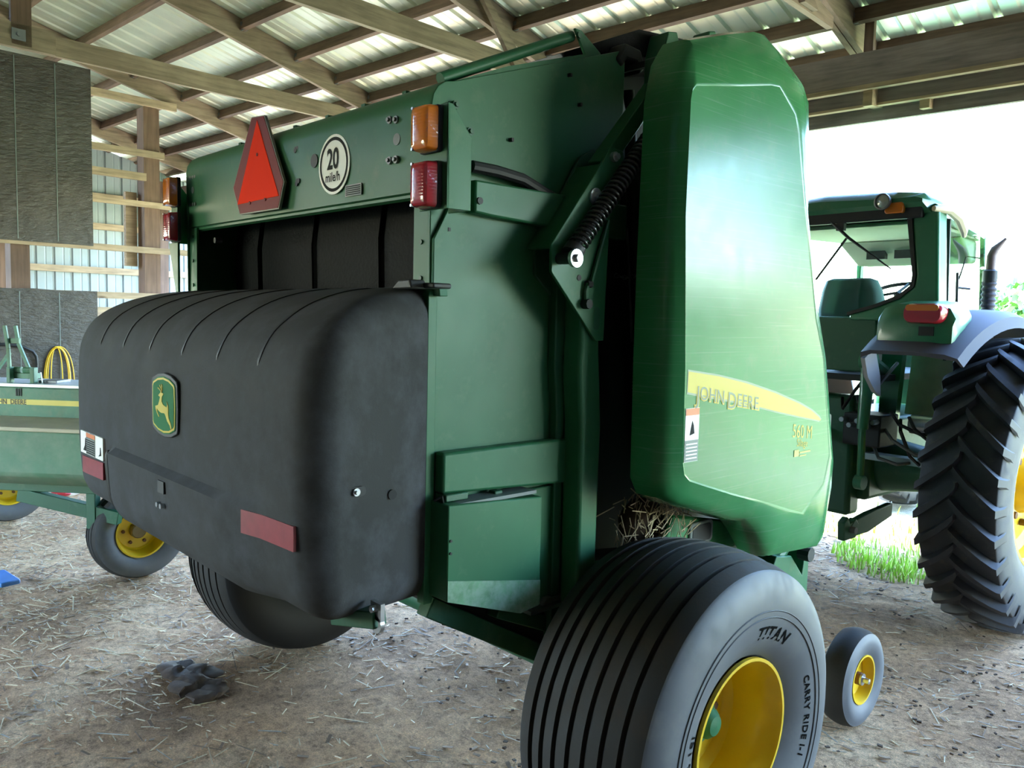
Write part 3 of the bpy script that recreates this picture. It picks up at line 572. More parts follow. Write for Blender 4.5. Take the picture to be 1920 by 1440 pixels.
MB().disc((xp + .013, 1.967, 2.245), .015, .02, 'x', 14).disc((xp + .026, 1.967, 2.245), .010, .014, 'x', 6).build('zinc_bolt', STEEL, ap)
MB().disc((xp + .013, 1.890, 2.116), .026, .008, 'x', 20).disc((xp + .02, 1.890, 2.116), .014, .014, 'x', 6).build('zinc_washer', STEEL, ap)
vb = MB(); vb.tube([(xp + .02, 1.855, 1.79), (xp + .02, 1.852, 1.83), (xp + .022, 1.858, 1.852), (xp + .02, 1.875, 1.86), (xp + .018, 1.945, 2.05)], .007, 8); vb.build('grease_line', DKGREEN, ap)
MB().disc((xp + .02, 1.854, 1.793), .015, .03, 'x', 8).disc((xp + .02, 1.864, 1.853), .011, .02, 'y', 8).build('fitting', DARK, ap)
p0, p1 = Vector((xp + .045, 1.762, 1.94)), Vector((xp + .045, 2.185, 2.415)); ax_ = (p1 - p0).normalized(); e1 = Vector((1, 0, 0)); e2 = ax_.cross(e1)
NT = 33; hx = []
L_ = (p1 - p0).length
for i in range(NT * 14 + 1):
    a = 2 * PI * i / 14; hx.append(p0 + ax_ * (.02 + (L_ - .02) * i / (NT * 14)) + (e1 * math.cos(a) + e2 * math.sin(a)) * .0255)
spr = MB().tube(hx, .0052, 6).build('coil_spring', simple('black_spring_steel', '1a1a1d', .28, .3, .5), B, sharp=180)
MB().tube([p0 - ax_ * .02, p1], .013, 10).build('spring_rod', DARK, spr)
MB().tube([p0 - ax_ * .01, p0 + ax_ * .018], .031, 18).build('spring_seat', GROOVE, spr)
MB().disc((xp + .075, 1.742, 1.920), .026, .012, 'x', 22).disc((xp + .085, 1.742, 1.920), .013, .016, 'x', 6).build('bright_washer', STEEL, spr)
MB().tube([(xp - .01, 1.742, 1.922), (xp + .075, 1.742, 1.920)], .017, 12).build('spring_pin', GROOVE, spr)
# --- dark works between gate and shield
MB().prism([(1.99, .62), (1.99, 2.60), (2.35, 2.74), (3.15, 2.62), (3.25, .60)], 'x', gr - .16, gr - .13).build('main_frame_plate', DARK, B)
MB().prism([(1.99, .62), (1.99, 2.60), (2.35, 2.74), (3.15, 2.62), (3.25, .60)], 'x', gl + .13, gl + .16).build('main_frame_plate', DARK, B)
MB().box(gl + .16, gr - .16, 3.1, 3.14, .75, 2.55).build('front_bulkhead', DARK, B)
MB().tube([(gr - .09, 2.30, 2.55), (gr - .09, 2.36, 2.10)], .022, 12).tube([(gr - .09, 2.36, 2.10), (gr - .085, 2.50, 1.40), (gr - .085, 2.53, 1.22)], .036, 14).build('gate_cylinder', DARK, B)
MB().tube([(gr - .06, 2.282, 2.07), (gr - .06, 2.30, 1.95), (gr - .06, 2.335, 1.67)], .005, 6).build('indicator_rod', STEEL, B)
hx = []
for i in range(22 * 8 + 1):
    a = 2 * PI * i / 8; t = i / (22 * 8); hx.append((gr - .06 + .010 * math.cos(a), 2.338 + .04 * t + .010 * math.sin(a), 1.66 - .26 * t))
MB().tube(hx, .003, 5).build('indicator_spring', DARK, B, sharp=180)
cpts = [(gr - .03, 2.19 + .28 * t, 1.90 + .15 * t - .06 * math.sin(PI * t)) for t in [i / 13 for i in range(14)]]
cm = MB()
for i in range(13):
    a, b = Vector(cpts[i]), Vector(cpts[i + 1]); d = (b - a); m_ = (a + b) / 2; sd_ = Vector((1, 0, 0)) if i % 2 else Vector((0, -d.z, d.y)).normalized(); dn = d.normalized()
    cm.tube([m_ + dn * .015 * math.cos(2 * PI * k / 8) + sd_ * .007 * math.sin(2 * PI * k / 8) for k in range(9)], .0025, 5, cap=False)
cm.build('chain', GREYST, B)
MB().prism([(2.12, 2.60), (2.16, 2.66), (2.24, 2.655), (2.27, 2.60), (2.24, 2.575), (2.22, 2.61), (2.17, 2.61), (2.15, 2.58)], 'x', gr - .10, gr + .01).build('hinge_hook', DARK, B, bevel=.008)
MB().tube([(gr - .05, 2.15, 2.58), (gr - .05, 2.17, 2.45), (gr - .05, 2.23, 2.36)], [.03, .045, .03], 10).build('hinge_casting', DARK, B)
MB().prism([(2.33, 2.64), (2.36, 2.74), (2.41, 2.75), (2.45, 2.66)], 'x', gr - .05, gr + .03).build('hinge_bracket', GREEN, B, bevel=.004)
MB().prism([(2.47, 2.66), (2.50, 2.76), (2.54, 2.77), (2.56, 2.72), (2.53, 2.65)], 'x', gr + .03, gr + .10).build('hinge_bracket', GREEN, B, bevel=.006)
MB().disc((gr + .10, 2.53, 2.72), .012, .02, 'x', 6).build('zinc_bolt', STEEL, B)
MB().prism([(1.98, 2.61), (2.30, 2.75), (2.75, 2.80), (2.75, 2.72), (2.3, 2.66)], 'x', gl + .1, gr - .05).build('top_belt', BELT, B)
hr = MB(); hr.tube([(gr - .04, 1.43, 2.40), (gr - .04, 1.5, 2.432), (gr - .04, 1.95, 2.64)], .017, 12); hb_ = hr.build('top_rail', GREEN, B)
MB().prism([(1.935, 2.655), (1.965, 2.655), (2.06, 2.605), (2.05, 2.575), (1.99, 2.58)], 'x', gr - .02, gr - .01).build('rail_plate', GREEN, hb_, bevel=.002)
MB().disc((gr - .008, 1.953, 2.637), .010, .008, 'x', 10).build('bolt', DKGREEN, hb_)
for s in (1, -1):  # added plates that keep light out of the gap behind the shield
    a, b = sorted((BC + s * .68, BC + s * 1.10)); b = b if s < 0 else BC + 1.10; a = a if s > 0 else BC - 1.10
    MB().prism([(2.98, .95), (3.04, 1.25), (2.72, 2.40), (2.69, 2.40), (3.01, 1.25), (2.95, .95)], 'x', a, b).build('front_light_block', DARK, B)
    MB().prism([(2.2, 2.60), (2.45, 2.66), (2.75, 2.56), (2.75, 2.54), (2.45, 2.64), (2.2, 2.58)], 'x', a, b).build('top_light_block', DARK, B)
# --- side shields (both sides); front lobe deeper than the rear
I = [(2.038, 2.39), (2.043, 2.415), (2.062, 2.436), (2.30, 2.483), (2.48, 2.522), (2.531, 2.527), (2.579, 2.497), (2.641, 2.457), (2.668, 2.40), (2.695, 2.30), (2.745, 2.137), (2.863, 1.764), (2.937, 1.622), (3.03, 1.25), (2.99, 1.14), (2.933, 1.108), (2.837, 1.052), (2.72, 1.085), (2.62, 1.115), (2.52, 1.143), (2.42, 1.17), (2.345, 1.191), (2.15, 1.25), (2.11, 1.263), (2.085, 1.285), (2.075, 1.326), (2.068, 1.606), (2.036, 2.065)]
O = [(2.010, 2.40), (2.035, 2.51), (2.087, 2.582), (2.28, 2.645), (2.438, 2.692), (2.50, 2.697), (2.60, 2.665), (2.765, 2.595), (2.805, 2.549), (2.815, 2.45), (2.837, 2.15), (2.955, 1.80), (3.035, 1.62), (3.15, 1.20), (3.152, 1.10), (3.113, .903), (3.07, .874), (2.70, .903), (2.657, .918), (2.57, 1.011), (2.51, 1.061), (2.434, 1.076), (2.18, 1.155), (2.114, 1.174), (2.043, 1.207), (2.011, 1.262), (2.005, 1.635), (2.003, 1.95)]
def lerp(a, b, t): return [(p[0] + (q[0] - p[0]) * t, p[1] + (q[1] - p[1]) * t) for p, q in zip(a, b)]
cI = (2.5, 1.75)
for s in (1, -1):
    def xx(x): return x if s == 1 else 2 * BC - x
    rr_ = [[(xx(-1.452), y, z) for y, z in I], [(xx(-1.450), y, z) for y, z in lerp(I, O, .07)], [(xx(-1.468), y, z) for y, z in lerp(I, O, .55)], [(xx(-1.482), y, z) for y, z in lerp(I, O, .85)], [(xx(-1.50), y, z) for y, z in O], [(xx(-1.53), y, z) for y, z in lerp(I, O, 1.06)], [(xx(-1.60), y, z) for y, z in lerp(I, O, 1.06)]]
    m = MB(); m.loft(rr_, cap=False); m.f.append(tuple(range(len(I)))); m.m.append(0)
    sh = m.build('side_shield', SHROUD, B, sharp=32); [setattr(p, 'use_smooth', False) for p in sh.data.polygons if len(p.vertices) > 10]
    if s == 1:
        sh['label'] = 'glossy green side shield with scratches and yellow stripe'; right_sh = sh
# decals on the right shield
XD = -1.4516
dk = simple('stripe_grey_outline', '77866a', .4)
stripe = [(2.083, 1.597), (2.25, 1.577), (2.412, 1.549), (2.60, 1.508), (2.777, 1.461), (2.87, 1.43), (2.93, 1.402), (2.947, 1.388)]
low = [(2.93, 1.390), (2.777, 1.415), (2.60, 1.446), (2.417, 1.481), (2.25, 1.508), (2.082, 1.534)]
def grow(P, g):
    cx_, cz_ = 2.4, 1.50; return [(y + (g if y > cx_ else -g) * .6, z + (g if k < len(stripe) else -g)) for k, (y, z) in enumerate(P)]
db_ = MB().prism(grow(stripe + low, .006), 'x', XD - .001, XD + .0004).build('brand_stripe', dk, B)
MB().prism(stripe + low, 'x', XD, XD + .0007).build('yellow_stripe', DECALY, db_)
ca, sa = math.cos(math.radians(-8.6)), math.sin(math.radians(-8.6))
def st_map(y0, z0, dx): return lambda u, v: (XD + dx, y0 + u * ca * 1.0, z0 + u * sa + v)
for st_, dx, mt, nm, bo in (('JOHN DEERE', .0010, DECALY, 'letter_outline', .004), ('JOHN DEERE', .0016, simple('stripe_lettering', '55614f', .4), 'brand_lettering', 0)):
    mb = MB(); y, z = 2.128, 1.512
    for ch_, sz_ in zip('JOHN DEERE', (.076, .060, .060, .060, .03, .076, .060, .060, .060, .060)):
        if ch_ == ' ': y += .016; z += .016 * sa; continue
        dz = 0 if sz_ > .07 else 0; mb, w = text_mb(ch_, sz_, st_map(y, z - (.012 if sz_ > .07 else 0), dx), mb, bold=bo); y += (w + .0045 - bo) * ca; z += (w + .0045 - bo) * sa
    mb.build(nm, mt, db_, flat=True)
tb, w = text_mb('560 M', .070, lambda u, v: (XD + .0006, 2.735 + u * .84, 1.342 + u * -.10 + v)); tb.build('model_lettering', DECALY, right_sh, flat=True)
tb, w = text_mb('Silage', .040, lambda u, v: (XD + .0006, 2.772 + u * .92, 1.306 + u * -.10 + v)); tb.build('small_lettering', DECALY, right_sh, flat=True)
sm = MB(); sm.box(XD, XD + .0015, 2.755, 2.79, 1.268, 1.293); sm.box(XD, XD + .0015, 2.795, 2.875, 1.277, 1.284); sm.box(XD, XD + .0015, 2.795, 2.845, 1.266, 1.271); sm.build('small_mark', simple('small_mark_yellow', 'a9a63c', .4), right_sh)
wd = MB().box(XD - .001, XD + .0015, 2.076, 2.148, 1.318, 1.484).build('warning_decal', WHITE, B)
MB().box(XD, XD + .002, 2.077, 2.147, 1.462, 1.483).build('orange_header', ORANGE, wd); MB().box(XD, XD + .002, 2.077, 2.147, 1.319, 1.385).build('text_block', GREYDEC, wd)
for k in range(5): MB().box(XD + .001, XD + .0028, 2.083, 2.141, 1.327 + k * .011, 1.331 + k * .011).build('text_line', WHITE, wd)
MB().prism([(2.10, 1.40), (2.125, 1.405), (2.12, 1.43), (2.112, 1.445), (2.106, 1.425)], 'x', XD, XD + .002).build('pictogram', INK, wd)
MB().prism(rrect(3.075, 3.10, 1.27, 1.40, .01), 'x', -1.505, -1.485).build('handle_slot', GROOVE, right_sh)
# --- under frame, axle, hitch plate, clumps
MB().prism([(1.38, .945), (1.55, .84), (1.95, .60), (2.6, .50), (3.1, .50), (3.1, .8), (1.9, .95)], 'x', gl + .03, gr - .03).build('chamber_floor', DARK, B, bevel=.01)
MB().bar((gr - .03, 1.40, .915), (gr - .03, 2.0, .575), .05, .06).build('frame_rail', DKGREEN, B, bevel=.004)
MB().bar((gr - .0, 1.64, .86), (gr - .0, 2.0, .70), .05, .05).build('frame_rail', DKGREEN, B, bevel=.004)
MB().tube([(BC - 1.25, AY, AZ), (BC + 1.25, AY, AZ)], .06, 16).build('axle', DKGREEN, B)
for s in (1, -1): MB().box(BC + s * .95 - .05, BC + s * .95 + .05, AY - .08, AY + .08, AZ - .08, .95).build('axle_bracket', DKGREEN, B, bevel=.01)
MB().prism([(2.24, .98), (2.30, 1.085), (2.62, 1.02), (2.70, .95), (2.80, .84), (2.80, .74), (2.3, .8)], 'x', -1.66, -1.64).build('hitch_plate', SHROUD, B, bevel=.01)
fr = MB(); fr.prism(rrect(2.392, 2.535, .958, 1.042, .02), 'x', -1.642, -1.632); fro = fr.build('handle_frame', GREYDEC, B, bevel=.004)
MB().prism(rrect(2.408, 2.52, .968, 1.03, .014), 'x', -1.634, -1.6305).build('handle_opening', DARK, fro)
MB().bar((-1.83, 1.10, .965), (-1.69, 1.14, .985), .05, .045).build('rear_hook_bar', DKGREEN, B, bevel=.003)
cl = MB(); cl.lathe([(-.006, .012), (-.006, .024), (.006, .024), (.006, .012), (-.006, .012)], (-1.685, 1.13, .975), 'y', 16); cl.box(-1.708, -1.662, 1.124, 1.136, .985, 1.03); cl.disc((-1.685, 1.12, 1.015), .009, .02, 'y', 8); cl.build('clevis', STEEL, B)
hb2 = MB()
for k in range(260):
    y0 = rnd.uniform(2.16, 2.40); z0 = 1.02 + rnd.uniform(-.05, .12); x0 = rnd.uniform(-1.80, -1.60); a = rnd.uniform(0, 2 * PI); l = rnd.uniform(.02, .11)
    d = Vector((rnd.uniform(-.3, .6), math.cos(a), math.sin(a))) * l; hb2.bar((x0, y0, z0), Vector((x0, y0, z0)) + d, .002, .003)
hb2.build('hay_wisps', STRAWS[0], B, kind='stuff')
cm = MB(); cm.sphere((-1.76, 2.28, 1.04), .1, 7, (.6, 1.1, .9)); cm.sphere((-1.76, 2.36, .97), .09, 7, (.6, 1, .8)); cm.build('hay_clump', STRAWS[3], B)
# --- wheels
RIMP = [(.200, .236), (.212, .236), (.212, .226), (.192, .219), (.175, .205), (.14, .198), (.12, .193), (.06, .19), (.03, .17), (.028, .075), (.028, .001)]
def big_wheel(s):
    x = BC + s * 1.23; c = (x, AY, AZ)
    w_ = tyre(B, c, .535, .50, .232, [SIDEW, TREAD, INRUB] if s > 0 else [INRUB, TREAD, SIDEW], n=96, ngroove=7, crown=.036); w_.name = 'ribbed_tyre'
    r_ = rim(w_, c, s, RIMP)
    MB().lathe([(-s * .2, .236), (-s * .19, .205), (-s * .1, .2), (-s * .02, .19), (-s * .02, .07)], c, 'x', 56).build('inner_rim', YELLOW, w_, sharp=30)
    MB().lathe([(s * .02, .075), (s * .07, .07), (s * .075, .048), (s * .10, .046), (s * .118, .03), (s * .122, .001)], c, 'x', 24).build('hub', GREEN, w_)
    for k in range(8):
        a = 2 * PI * k / 8; MB().disc((x + s * .034, AY + .115 * math.cos(a), AZ + .115 * math.sin(a)), .013, .02, 'x', 6).build('wheel_bolt', RUST, w_)
    for rr2 in (.387, .367): MB().lathe([(s * (.2500 if rr2 > .38 else .2485), rr2 - .0022), (s * (.2520 if rr2 > .38 else .2505), rr2), (s * (.2500 if rr2 > .38 else .2485), rr2 + .0022)], c, 'x', 96).build('sidewall_line', GROOVE, w_)
    return w_
wr = big_wheel(1); wr['label'] = 'right ribbed tyre with grey sidewall lettering'; wlft = big_wheel(-1)
xw = BC + 1.23
def sidewall_text(t, size, r0, a_mid, rev=False, bold=.001, xo=.252, shear=.0):
    tmp, w = text_mb(t, size, lambda u, v: (0, u, v), bold=bold, shear=shear, space=1.12); mb = MB(); vs2 = []
    for (_, u, v) in tmp.v:
        a = a_mid - (u - w / 2) / r0 if not rev else a_mid + (u - w / 2) / r0; rr2 = r0 + v if not rev else r0 - v
        dr = (rr2 - .33); vs2.append((xw + .0018 + (.185 + (rr2 - .232) / .012 * .015 if rr2 < .244 else .2 + (rr2 - .244) / .0625 * .035 if rr2 < .3065 else .235 + (rr2 - .3065) / .0715 * .015 if rr2 < .378 else .25), AY + rr2 * math.cos(a), AZ + rr2 * math.sin(a)))
    mb.add(vs2, tmp.f); mb.build('raised_lettering', LETTER, wr, flat=True)
sidewall_text('TITAN', .056, .300, math.radians(72), bold=.0015, shear=.2)
sidewall_text('CARRY RIDE I-1', .034, .318, math.radians(-3), bold=.0008)
sidewall_text('16.1SL', .042, .300, math.radians(168), bold=.001)
# --- pickup gauge wheel
gc = (-1.515, 3.50, .212)
gt = tyre(B, gc, .212, .125, .105, [SIDEW, TREAD], n=56, crown=.012, sh=.80); gt.name = 'gauge_tyre'; gt['label'] = 'small smooth gauge wheel tyre with yellow rim'
rim(gt, gc, 1, [(.045, .108), (.052, .108), (.052, .100), (.03, .094), (.005, .088), (.0, .03), (.0, .001)])
MB().lathe([(.0, .022), (.04, .02), (.04, .026), (.048, .026), (.048, .012), (.075, .012), (.078, .001)], gc, 'x', 14).build('hub', STEEL, gt); MB().disc((gc[0] + .03, gc[1], gc[2]), .028, .02, 'x', 14).build('hub_collar', RUST, gt)
MB().tube([(-1.6, 3.5, .212), (-1.66, 3.5, .22), (-1.70, 3.35, .45), (-1.68, 3.15, .72)], .025, 8).build('gauge_wheel_arm', GREEN, B)
pk = MB(); pk.prism([(2.90, .70), (2.98, .82), (3.10, .80), (3.20, .70), (3.22, .83), (3.25, .83), (3.25, .62), (2.95, .62)], 'x', -1.70, -1.62); pk.build('pickup_bracket', GREEN, B, bevel=.004)
MB().tube([(-1.66, 2.9, .72), (-1.66, 3.12, .84)], .03, 10).build('pickup_cylinder', GREEN, B); MB().disc((-1.60, 3.18, .80), .03, .05, 'x', 10).build('pickup_pivot', DARK, B)
MB().prism([(2.8, .55), (3.4, .50), (3.6, .38), (3.5, .30), (3.0, .34)], 'x', gl + .05, gr - .1).build('pickup', DKGREEN, B, bevel=.02)
MB().bar((BC, 3.1, .70), (BC, 4.45, .55), .14, .14).build('tongue', DKGREEN, B, bevel=.01)
MB().tube([(BC, 3.1, .85), (BC, 4.75, .80)], .06, 14).build('driveline', GROOVE, B)
# ================================================================== TRACTOR
TX, TY = -2.50, 5.50
trac = thing('tractor', 'green tractor with glass cab parked at the open front of the shed', 'tractor', (TX, TY, 0))
T = trac
RT, WT = .86, .42
def lug_wheel(s, R=RT, w=WT, x=None, y=TY, nl=32, rb=.47, lh=.045):
    x = TX + s * 1.02 if x is None else x; c = (x, y, R - .02); rc = R - lh
    w_ = tyre(T, c, rc, w, rb, [RUBBER, LUGRUB], n=72, crown=.02, sh=.92); w_.name = 'lugged_tyre'
    hw = w / 2 * .98
    for side in (1, -1):
        for k in range(nl):
            a0 = 2 * PI * (k + (.5 if side < 0 else 0)) / nl; mb = MB(); rings = []
            for t in (0, .12, .4, .7, .93, 1.0):
                xo = side * (-.012 + (hw + .012) * t); a = a0 - s * 0 + .24 * (t ** .85) ; hw_ = (.024 if t > .1 else .017); ring = []
                rt = rc - .02 * t * t
                for da, dr in ((-1.35, -.012), (-.85, lh if t < .99 else lh * .85), (.85, lh if t < .99 else lh * .85), (1.35, -.012)):
                    aa = a + da * hw_ / R; r = rt + dr; ring.append((x + xo, y - r * math.sin(aa), c[2] + r * math.cos(aa)))
                rings.append(ring)
            aa = a + .0; last = [(p[0] + side * .012, p[1] + (y - p[1]) * .10, p[2] + (c[2] - p[2]) * .10) for p in rings[-1]]; rings.append(last)
            mb.loft(rings).build('lug', LUGRUB, w_, sharp=30)
    r_ = rim(w_, c, s, [(.15, rb + .006), (.165, rb + .006), (.165, rb - .012), (.13, rb - .02), (.11, rb - .05), (.04, rb - .06), (.02, rb - .12), (.05, rb - .22), (.06, .16), (.06, .001)])
    MB().lathe([(s * .05, .17), (s * .12, .15), (s * .13, .11), (s * .24, .09), (s * .25, .001)], c, 'x', 28).build('hub', YELLOW, w_)
    for k in range(8):
        a = 2 * PI * k / 8; MB().disc((x + s * .07, y + .22 * math.cos(a), c[2] + .22 * math.sin(a)), .022, .03, 'x', 6).build('wheel_bolt', RUST, w_)
    return w_
tw = lug_wheel(1); tw['label'] = 'right rear tyre with deep chevron lugs'; lug_wheel(-1)
for s in (1, -1): lug_wheel(s, .62, .34, TX + s * .92, 8.35, 17, .36, .035)
def TB(*a): return MB().box(*a)
# body and driveline
TB(TX - .27, TX + .27, 5.25, 6.6, .62, 1.15).build('transmission', DKGREEN, T, bevel=.03)
TB(TX - .20, TX + .20, 5.15, 5.3, .52, 1.30).build('rear_housing', DKGREEN, T, bevel=.03)
for s in (1, -1):
    MB().lathe([(s * .2, .001), (s * .2, .19), (s * .35, .17), (s * .62, .13), (s * .80, .13), (s * .82, .16), (s * .86, .16), (s * .86, .001)], (TX, TY, RT - .02), 'x', 20).build('axle_housing', DKGREEN, T)
MB().prism([(5.3, .56), (6.8, .60), (6.8, .72), (5.3, .68)], 'x', TX - .2, TX + .08).build('drawbar_frame', DARK, T)
hd_ = MB().prism([(6.55, .95), (6.55, 1.72), (7.3, 1.70), (8.5, 1.52), (8.85, 1.3), (8.85, .75), (7.0, .75)], 'x', TX - .38, TX + .38).build('hood', TGREEN, T, bevel=.06, seg=3)
TB(TX - .45, TX + .45, 8.25, 8.45, .5, .7).build('front_axle', DKGREEN, T, bevel=.02)
# three point linkage
for s in (1, -1):
    xl = TX + s * .36
    MB().tube([(xl - s * .02, 5.0, 1.52), (xl, 4.98, 1.36), (xl, 4.96, 1.12)], [.03, .04, .034], 12).tube([(xl, 4.96, 1.12), (xl + s * .02, 4.93, .78)], .022, 10).build('lift_rod', TGREEN, T)
    MB().tube([(xl - s * .06, 5.3, 1.46), (xl - s * .03, 5.02, 1.55)], .045, 10).build('lift_arm', DKGREEN, T)
    MB().disc((xl, 4.99, 1.53), .045, .09, 'x', 12).build('rod_pin', TGREEN, T); MB().disc((xl + s * .02, 4.93, .80), .045, .05, 'x', 14).build('rod_eye', TGREEN, T)
    MB().prism([(5.25, .64), (5.25, .56), (4.95, .50), (4.66, .50), (4.66, .58), (4.95, .62)], 'x', xl + s * .06 - .02, xl + s * .06 + .02).build('lower_link', DKGREEN, T, bevel=.006)
    MB().prism([(4.66, .49), (4.65, .60), (4.70, .63), (4.73, .57), (4.79, .61), (4.83, .57), (4.80, .49)], 'x', xl + s * .06 - .022, xl + s * .06 + .022).build('link_hook', DKGREEN, T, bevel=.008)
    MB().disc((xl + s * .09, 4.73, .55), .02, .05, 'x', 12).build('link_pin', GREYST, T)
MB().tube([(TX, 5.1, 1.05), (TX, 4.7, 1.0)], .035, 10).build('top_link', TGREEN, T)
MB().box(TX + .18, TX + .42, 5.06, 5.30, 1.00, 1.20).build('valve_block', GROOVE, T, bevel=.01)
for k in range(5):
    x = TX + .20 + .05 * k; MB().tube([(x, 5.06, 1.16 - .03 * (k % 2)), (x, 5.0, 1.16 - .03 * (k % 2))], .016, 8).build('coupler', STEEL, T)
for k, (x0, z0, x1, z1) in enumerate(((.44, 1.22, .72, 1.10), (.40, 1.12, .70, .95), (.5, 1.18, .62, .86), (.34, 1.0, .58, .92), (.55, 1.2, .78, 1.02), (.22, 1.3, .40, 1.52), (.12, 1.28, .26, 1.5))):
    MB().tube([(TX + x0, 5.15, z0), (TX + x0 + (x1 - x0) * .3, 5.08, z0 - .06), (TX + x0 + (x1 - x0) * .7, 5.12, (z0 + z1) / 2 - .05), (TX + x1, 5.28, z1)], .011, 7).build('hydraulic_hose', GREYST if k % 2 else BLACK, T)
MB().lathe([(-.12, .001), (-.12, .06), (.12, .06), (.12, .001)], (TX + .60, 5.35, 1.14), 'x', 16).build('filter', STEEL, T)
MB().box(TX + .25, TX + .75, 5.20, 5.30, .90, .94).build('hose_bracket', STEEL, T)
# cab
yr = 5.02
Lc = lambda x: 2 * TX - x
cabL, cabR = -3.20, -1.80
rf = MB(); sec = []
for y, zt, zb, hw in ((4.96, 2.50, 2.46, .63), (5.02, 2.545, 2.40, .66), (5.4, 2.60, 2.40, .66), (6.1, 2.57, 2.37, .66), (6.45, 2.48, 2.36, .62), (6.55, 2.42, 2.38, .58)):
    sec.append([(TX + a * hw, y, z) for a, z in ((-1, zb), (-1.0, zb + (zt - zb) * .45), (-.93, zb + (zt - zb) * .8), (-.7, zt - .01), (0, zt + .012), (.7, zt - .01), (.93, zb + (zt - zb) * .8), (1.0, zb + (zt - zb) * .45), (1, zb))])
rf.loft(sec).build('cab_roof', TGREEN, T, sharp=40)
MB().box(TX - .62, TX + .62, 4.985, 5.03, 2.375, 2.47).build('rear_valance', GROOVE, T, bevel=.008)
for s in (1, -1):
    X_ = lambda x: x if s == 1 else Lc(x)
    MB().prism([(X_(a), b) for a, b in [(-1.955, 2.40), (-1.82, 2.46), (-1.80, 2.40), (-1.77, 1.91), (-1.77, 1.78), (-2.30, 1.78), (-2.30, 1.815), (-2.13, 1.865), (-1.99, 1.92), (-1.915, 1.985), (-1.91, 2.05)]], 'y', yr, yr + .12).build('rear_pillar', TGREEN, T, bevel=.018, seg=3)
    MB().prism([(X_(a), b) for a, b in [(-1.975, 2.38), (-1.95, 2.40), (-1.905, 2.05), (-1.91, 1.98), (-1.985, 1.915), (-2.13, 1.858), (-2.31, 1.808), (-2.31, 1.828), (-2.135, 1.878), (-1.995, 1.935), (-1.93, 1.99), (-1.925, 2.05)]], 'y', yr - .006, yr + .02).build('window_seal', GROOVE, T)
    wlp = MB(); wlp.lathe([(.05, .001), (.05, .035), (.0, .048), (-.016, .048), (-.018, .040), (-.004, .038)], (X_(-2.09), 4.945, 2.475), 'y', 22); wlo = wlp.build('work_light', GREYST, T)
    MB().lathe([(-.014, .001), (-.012, .02), (-.006, .039)], (X_(-2.09), 4.945, 2.475), 'y', 22).build('lamp_glass', simple('lamp_glass', 'b8beb8', .12, .3) if s == 1 else MATS['lamp_glass'], wlo)
    a, b = sorted((X_(-2.085), X_(-1.975))); MB().prism(rrect(a, b, 2.405, 2.468, .015), 'y', 4.955, 4.99).build('amber_marker', AMBER, T, bevel=.006)
    xs_ = X_(-1.80)
    MB().bar((xs_, 5.32, 1.55), (xs_, 5.20, 2.38), .02, .02, (1, 0, 0)).build('door_post', GROOVE, T)
    MB().bar((X_(-1.84), 6.42, 1.45), (X_(-1.88), 6.36, 2.38), .05, .05, (1, 0, 0)).build('front_pillar', TGREEN, T, bevel=.01)
    MB().add([(xs_, 5.14, 1.72), (xs_, 6.42, 1.5), (xs_, 6.38, 2.39), (xs_, 5.14, 2.40)], [(0, 1, 2, 3)]).build('side_glass', GLASS, T)
    # fender
    rings = []; yc, zc, Rf = TY, RT - .02, .955
    for a in [47 - 6 * i for i in range(21)]:
        aa = math.radians(a); R_ = Rf + .01 + .11 * max(0, a / 47) ** 2
        sec = [(-2.06, R_ - .015), (-2.04, R_ + .035), (-1.98, R_ + .055), (-1.7, R_ + .055), (-1.58, R_ + .045), (-1.52, R_ + .015), (-1.505, R_ - .05), (-1.52, R_ - .05), (-1.535, R_ - .005), (-1.7, R_ + .025), (-1.98, R_ + .025)]
        rings.append([(X_(x), yc - r * math.sin(aa), zc + r * math.cos(aa)) for x, r in sec])
    f_ = MB().loft(rings).build('fender', simple('grey_fender_plastic', '4e4e58', .75) if s == 1 else MATS['grey_fender_plastic'], T, sharp=50)
    hb3 = []
    for y, zt, hw in ((4.765, 1.79, .185), (4.775, 1.83, .205), (4.80, 1.875, .21), (4.95, 1.895, .20), (5.08, 1.895, .18)):
        cxm = X_(-1.79); hb3.append([(cxm + q * hw, y, z) for q, z in ((-1, 1.66), (-1, zt - .08), (-.85, zt - .025), (-.5, zt), (.5, zt), (.85, zt - .025), (1, zt - .08), (1, 1.66))])
    hs = MB().loft(hb3).build('lamp_housing', TGREEN, T, sharp=40)
    cx_ = X_(-1.725); rr5 = rrect(cx_ - .108, cx_ + .108, 1.765, 1.875, .045)
    rings = [[(x, 4.80, z) for x, z in rr5], [(x, 4.735, z) for x, z in rr5], [(cx_ + (x - cx_) * .9, 4.715, 1.82 + (z - 1.82) * .86) for x, z in rr5]]
    tl = MB().loft(rings).build('tail_light', REDL, hs, sharp=50)
    MB().prism(rrect(cx_ - .088, cx_ + .088, 1.835, 1.868, .015), 'y', 4.711, 4.75).build('amber_strip', AMBER, hs)
    MB().box(cx_ - .03, cx_ + .05, 4.758, 4.77, 1.70, 1.75).build('connector_block', GROOVE, hs)
    MB().prism([(4.73, 1.56), (4.78, 1.45), (4.88, 1.36), (4.95, 1.33), (4.93, 1.45), (4.85, 1.62)], 'x', *sorted((X_(-2.06), X_(-2.035)))).build('fender_side_panel', simple('pale_inner_panel', 'a9a8ad', .5) if s == 1 else MATS['pale_inner_panel'], T)
    MB().prism([(X_(-2.16), 1.18), (X_(-1.90), 1.16), (X_(-1.86), 1.62), (X_(-2.13), 1.62)], 'y', 5.55, 5.57).build('heat_shield', simple('beige_shield', 'b9b29d', .6, 0, 0, .15, 8) if s == 1 else MATS['beige_shield'], T)
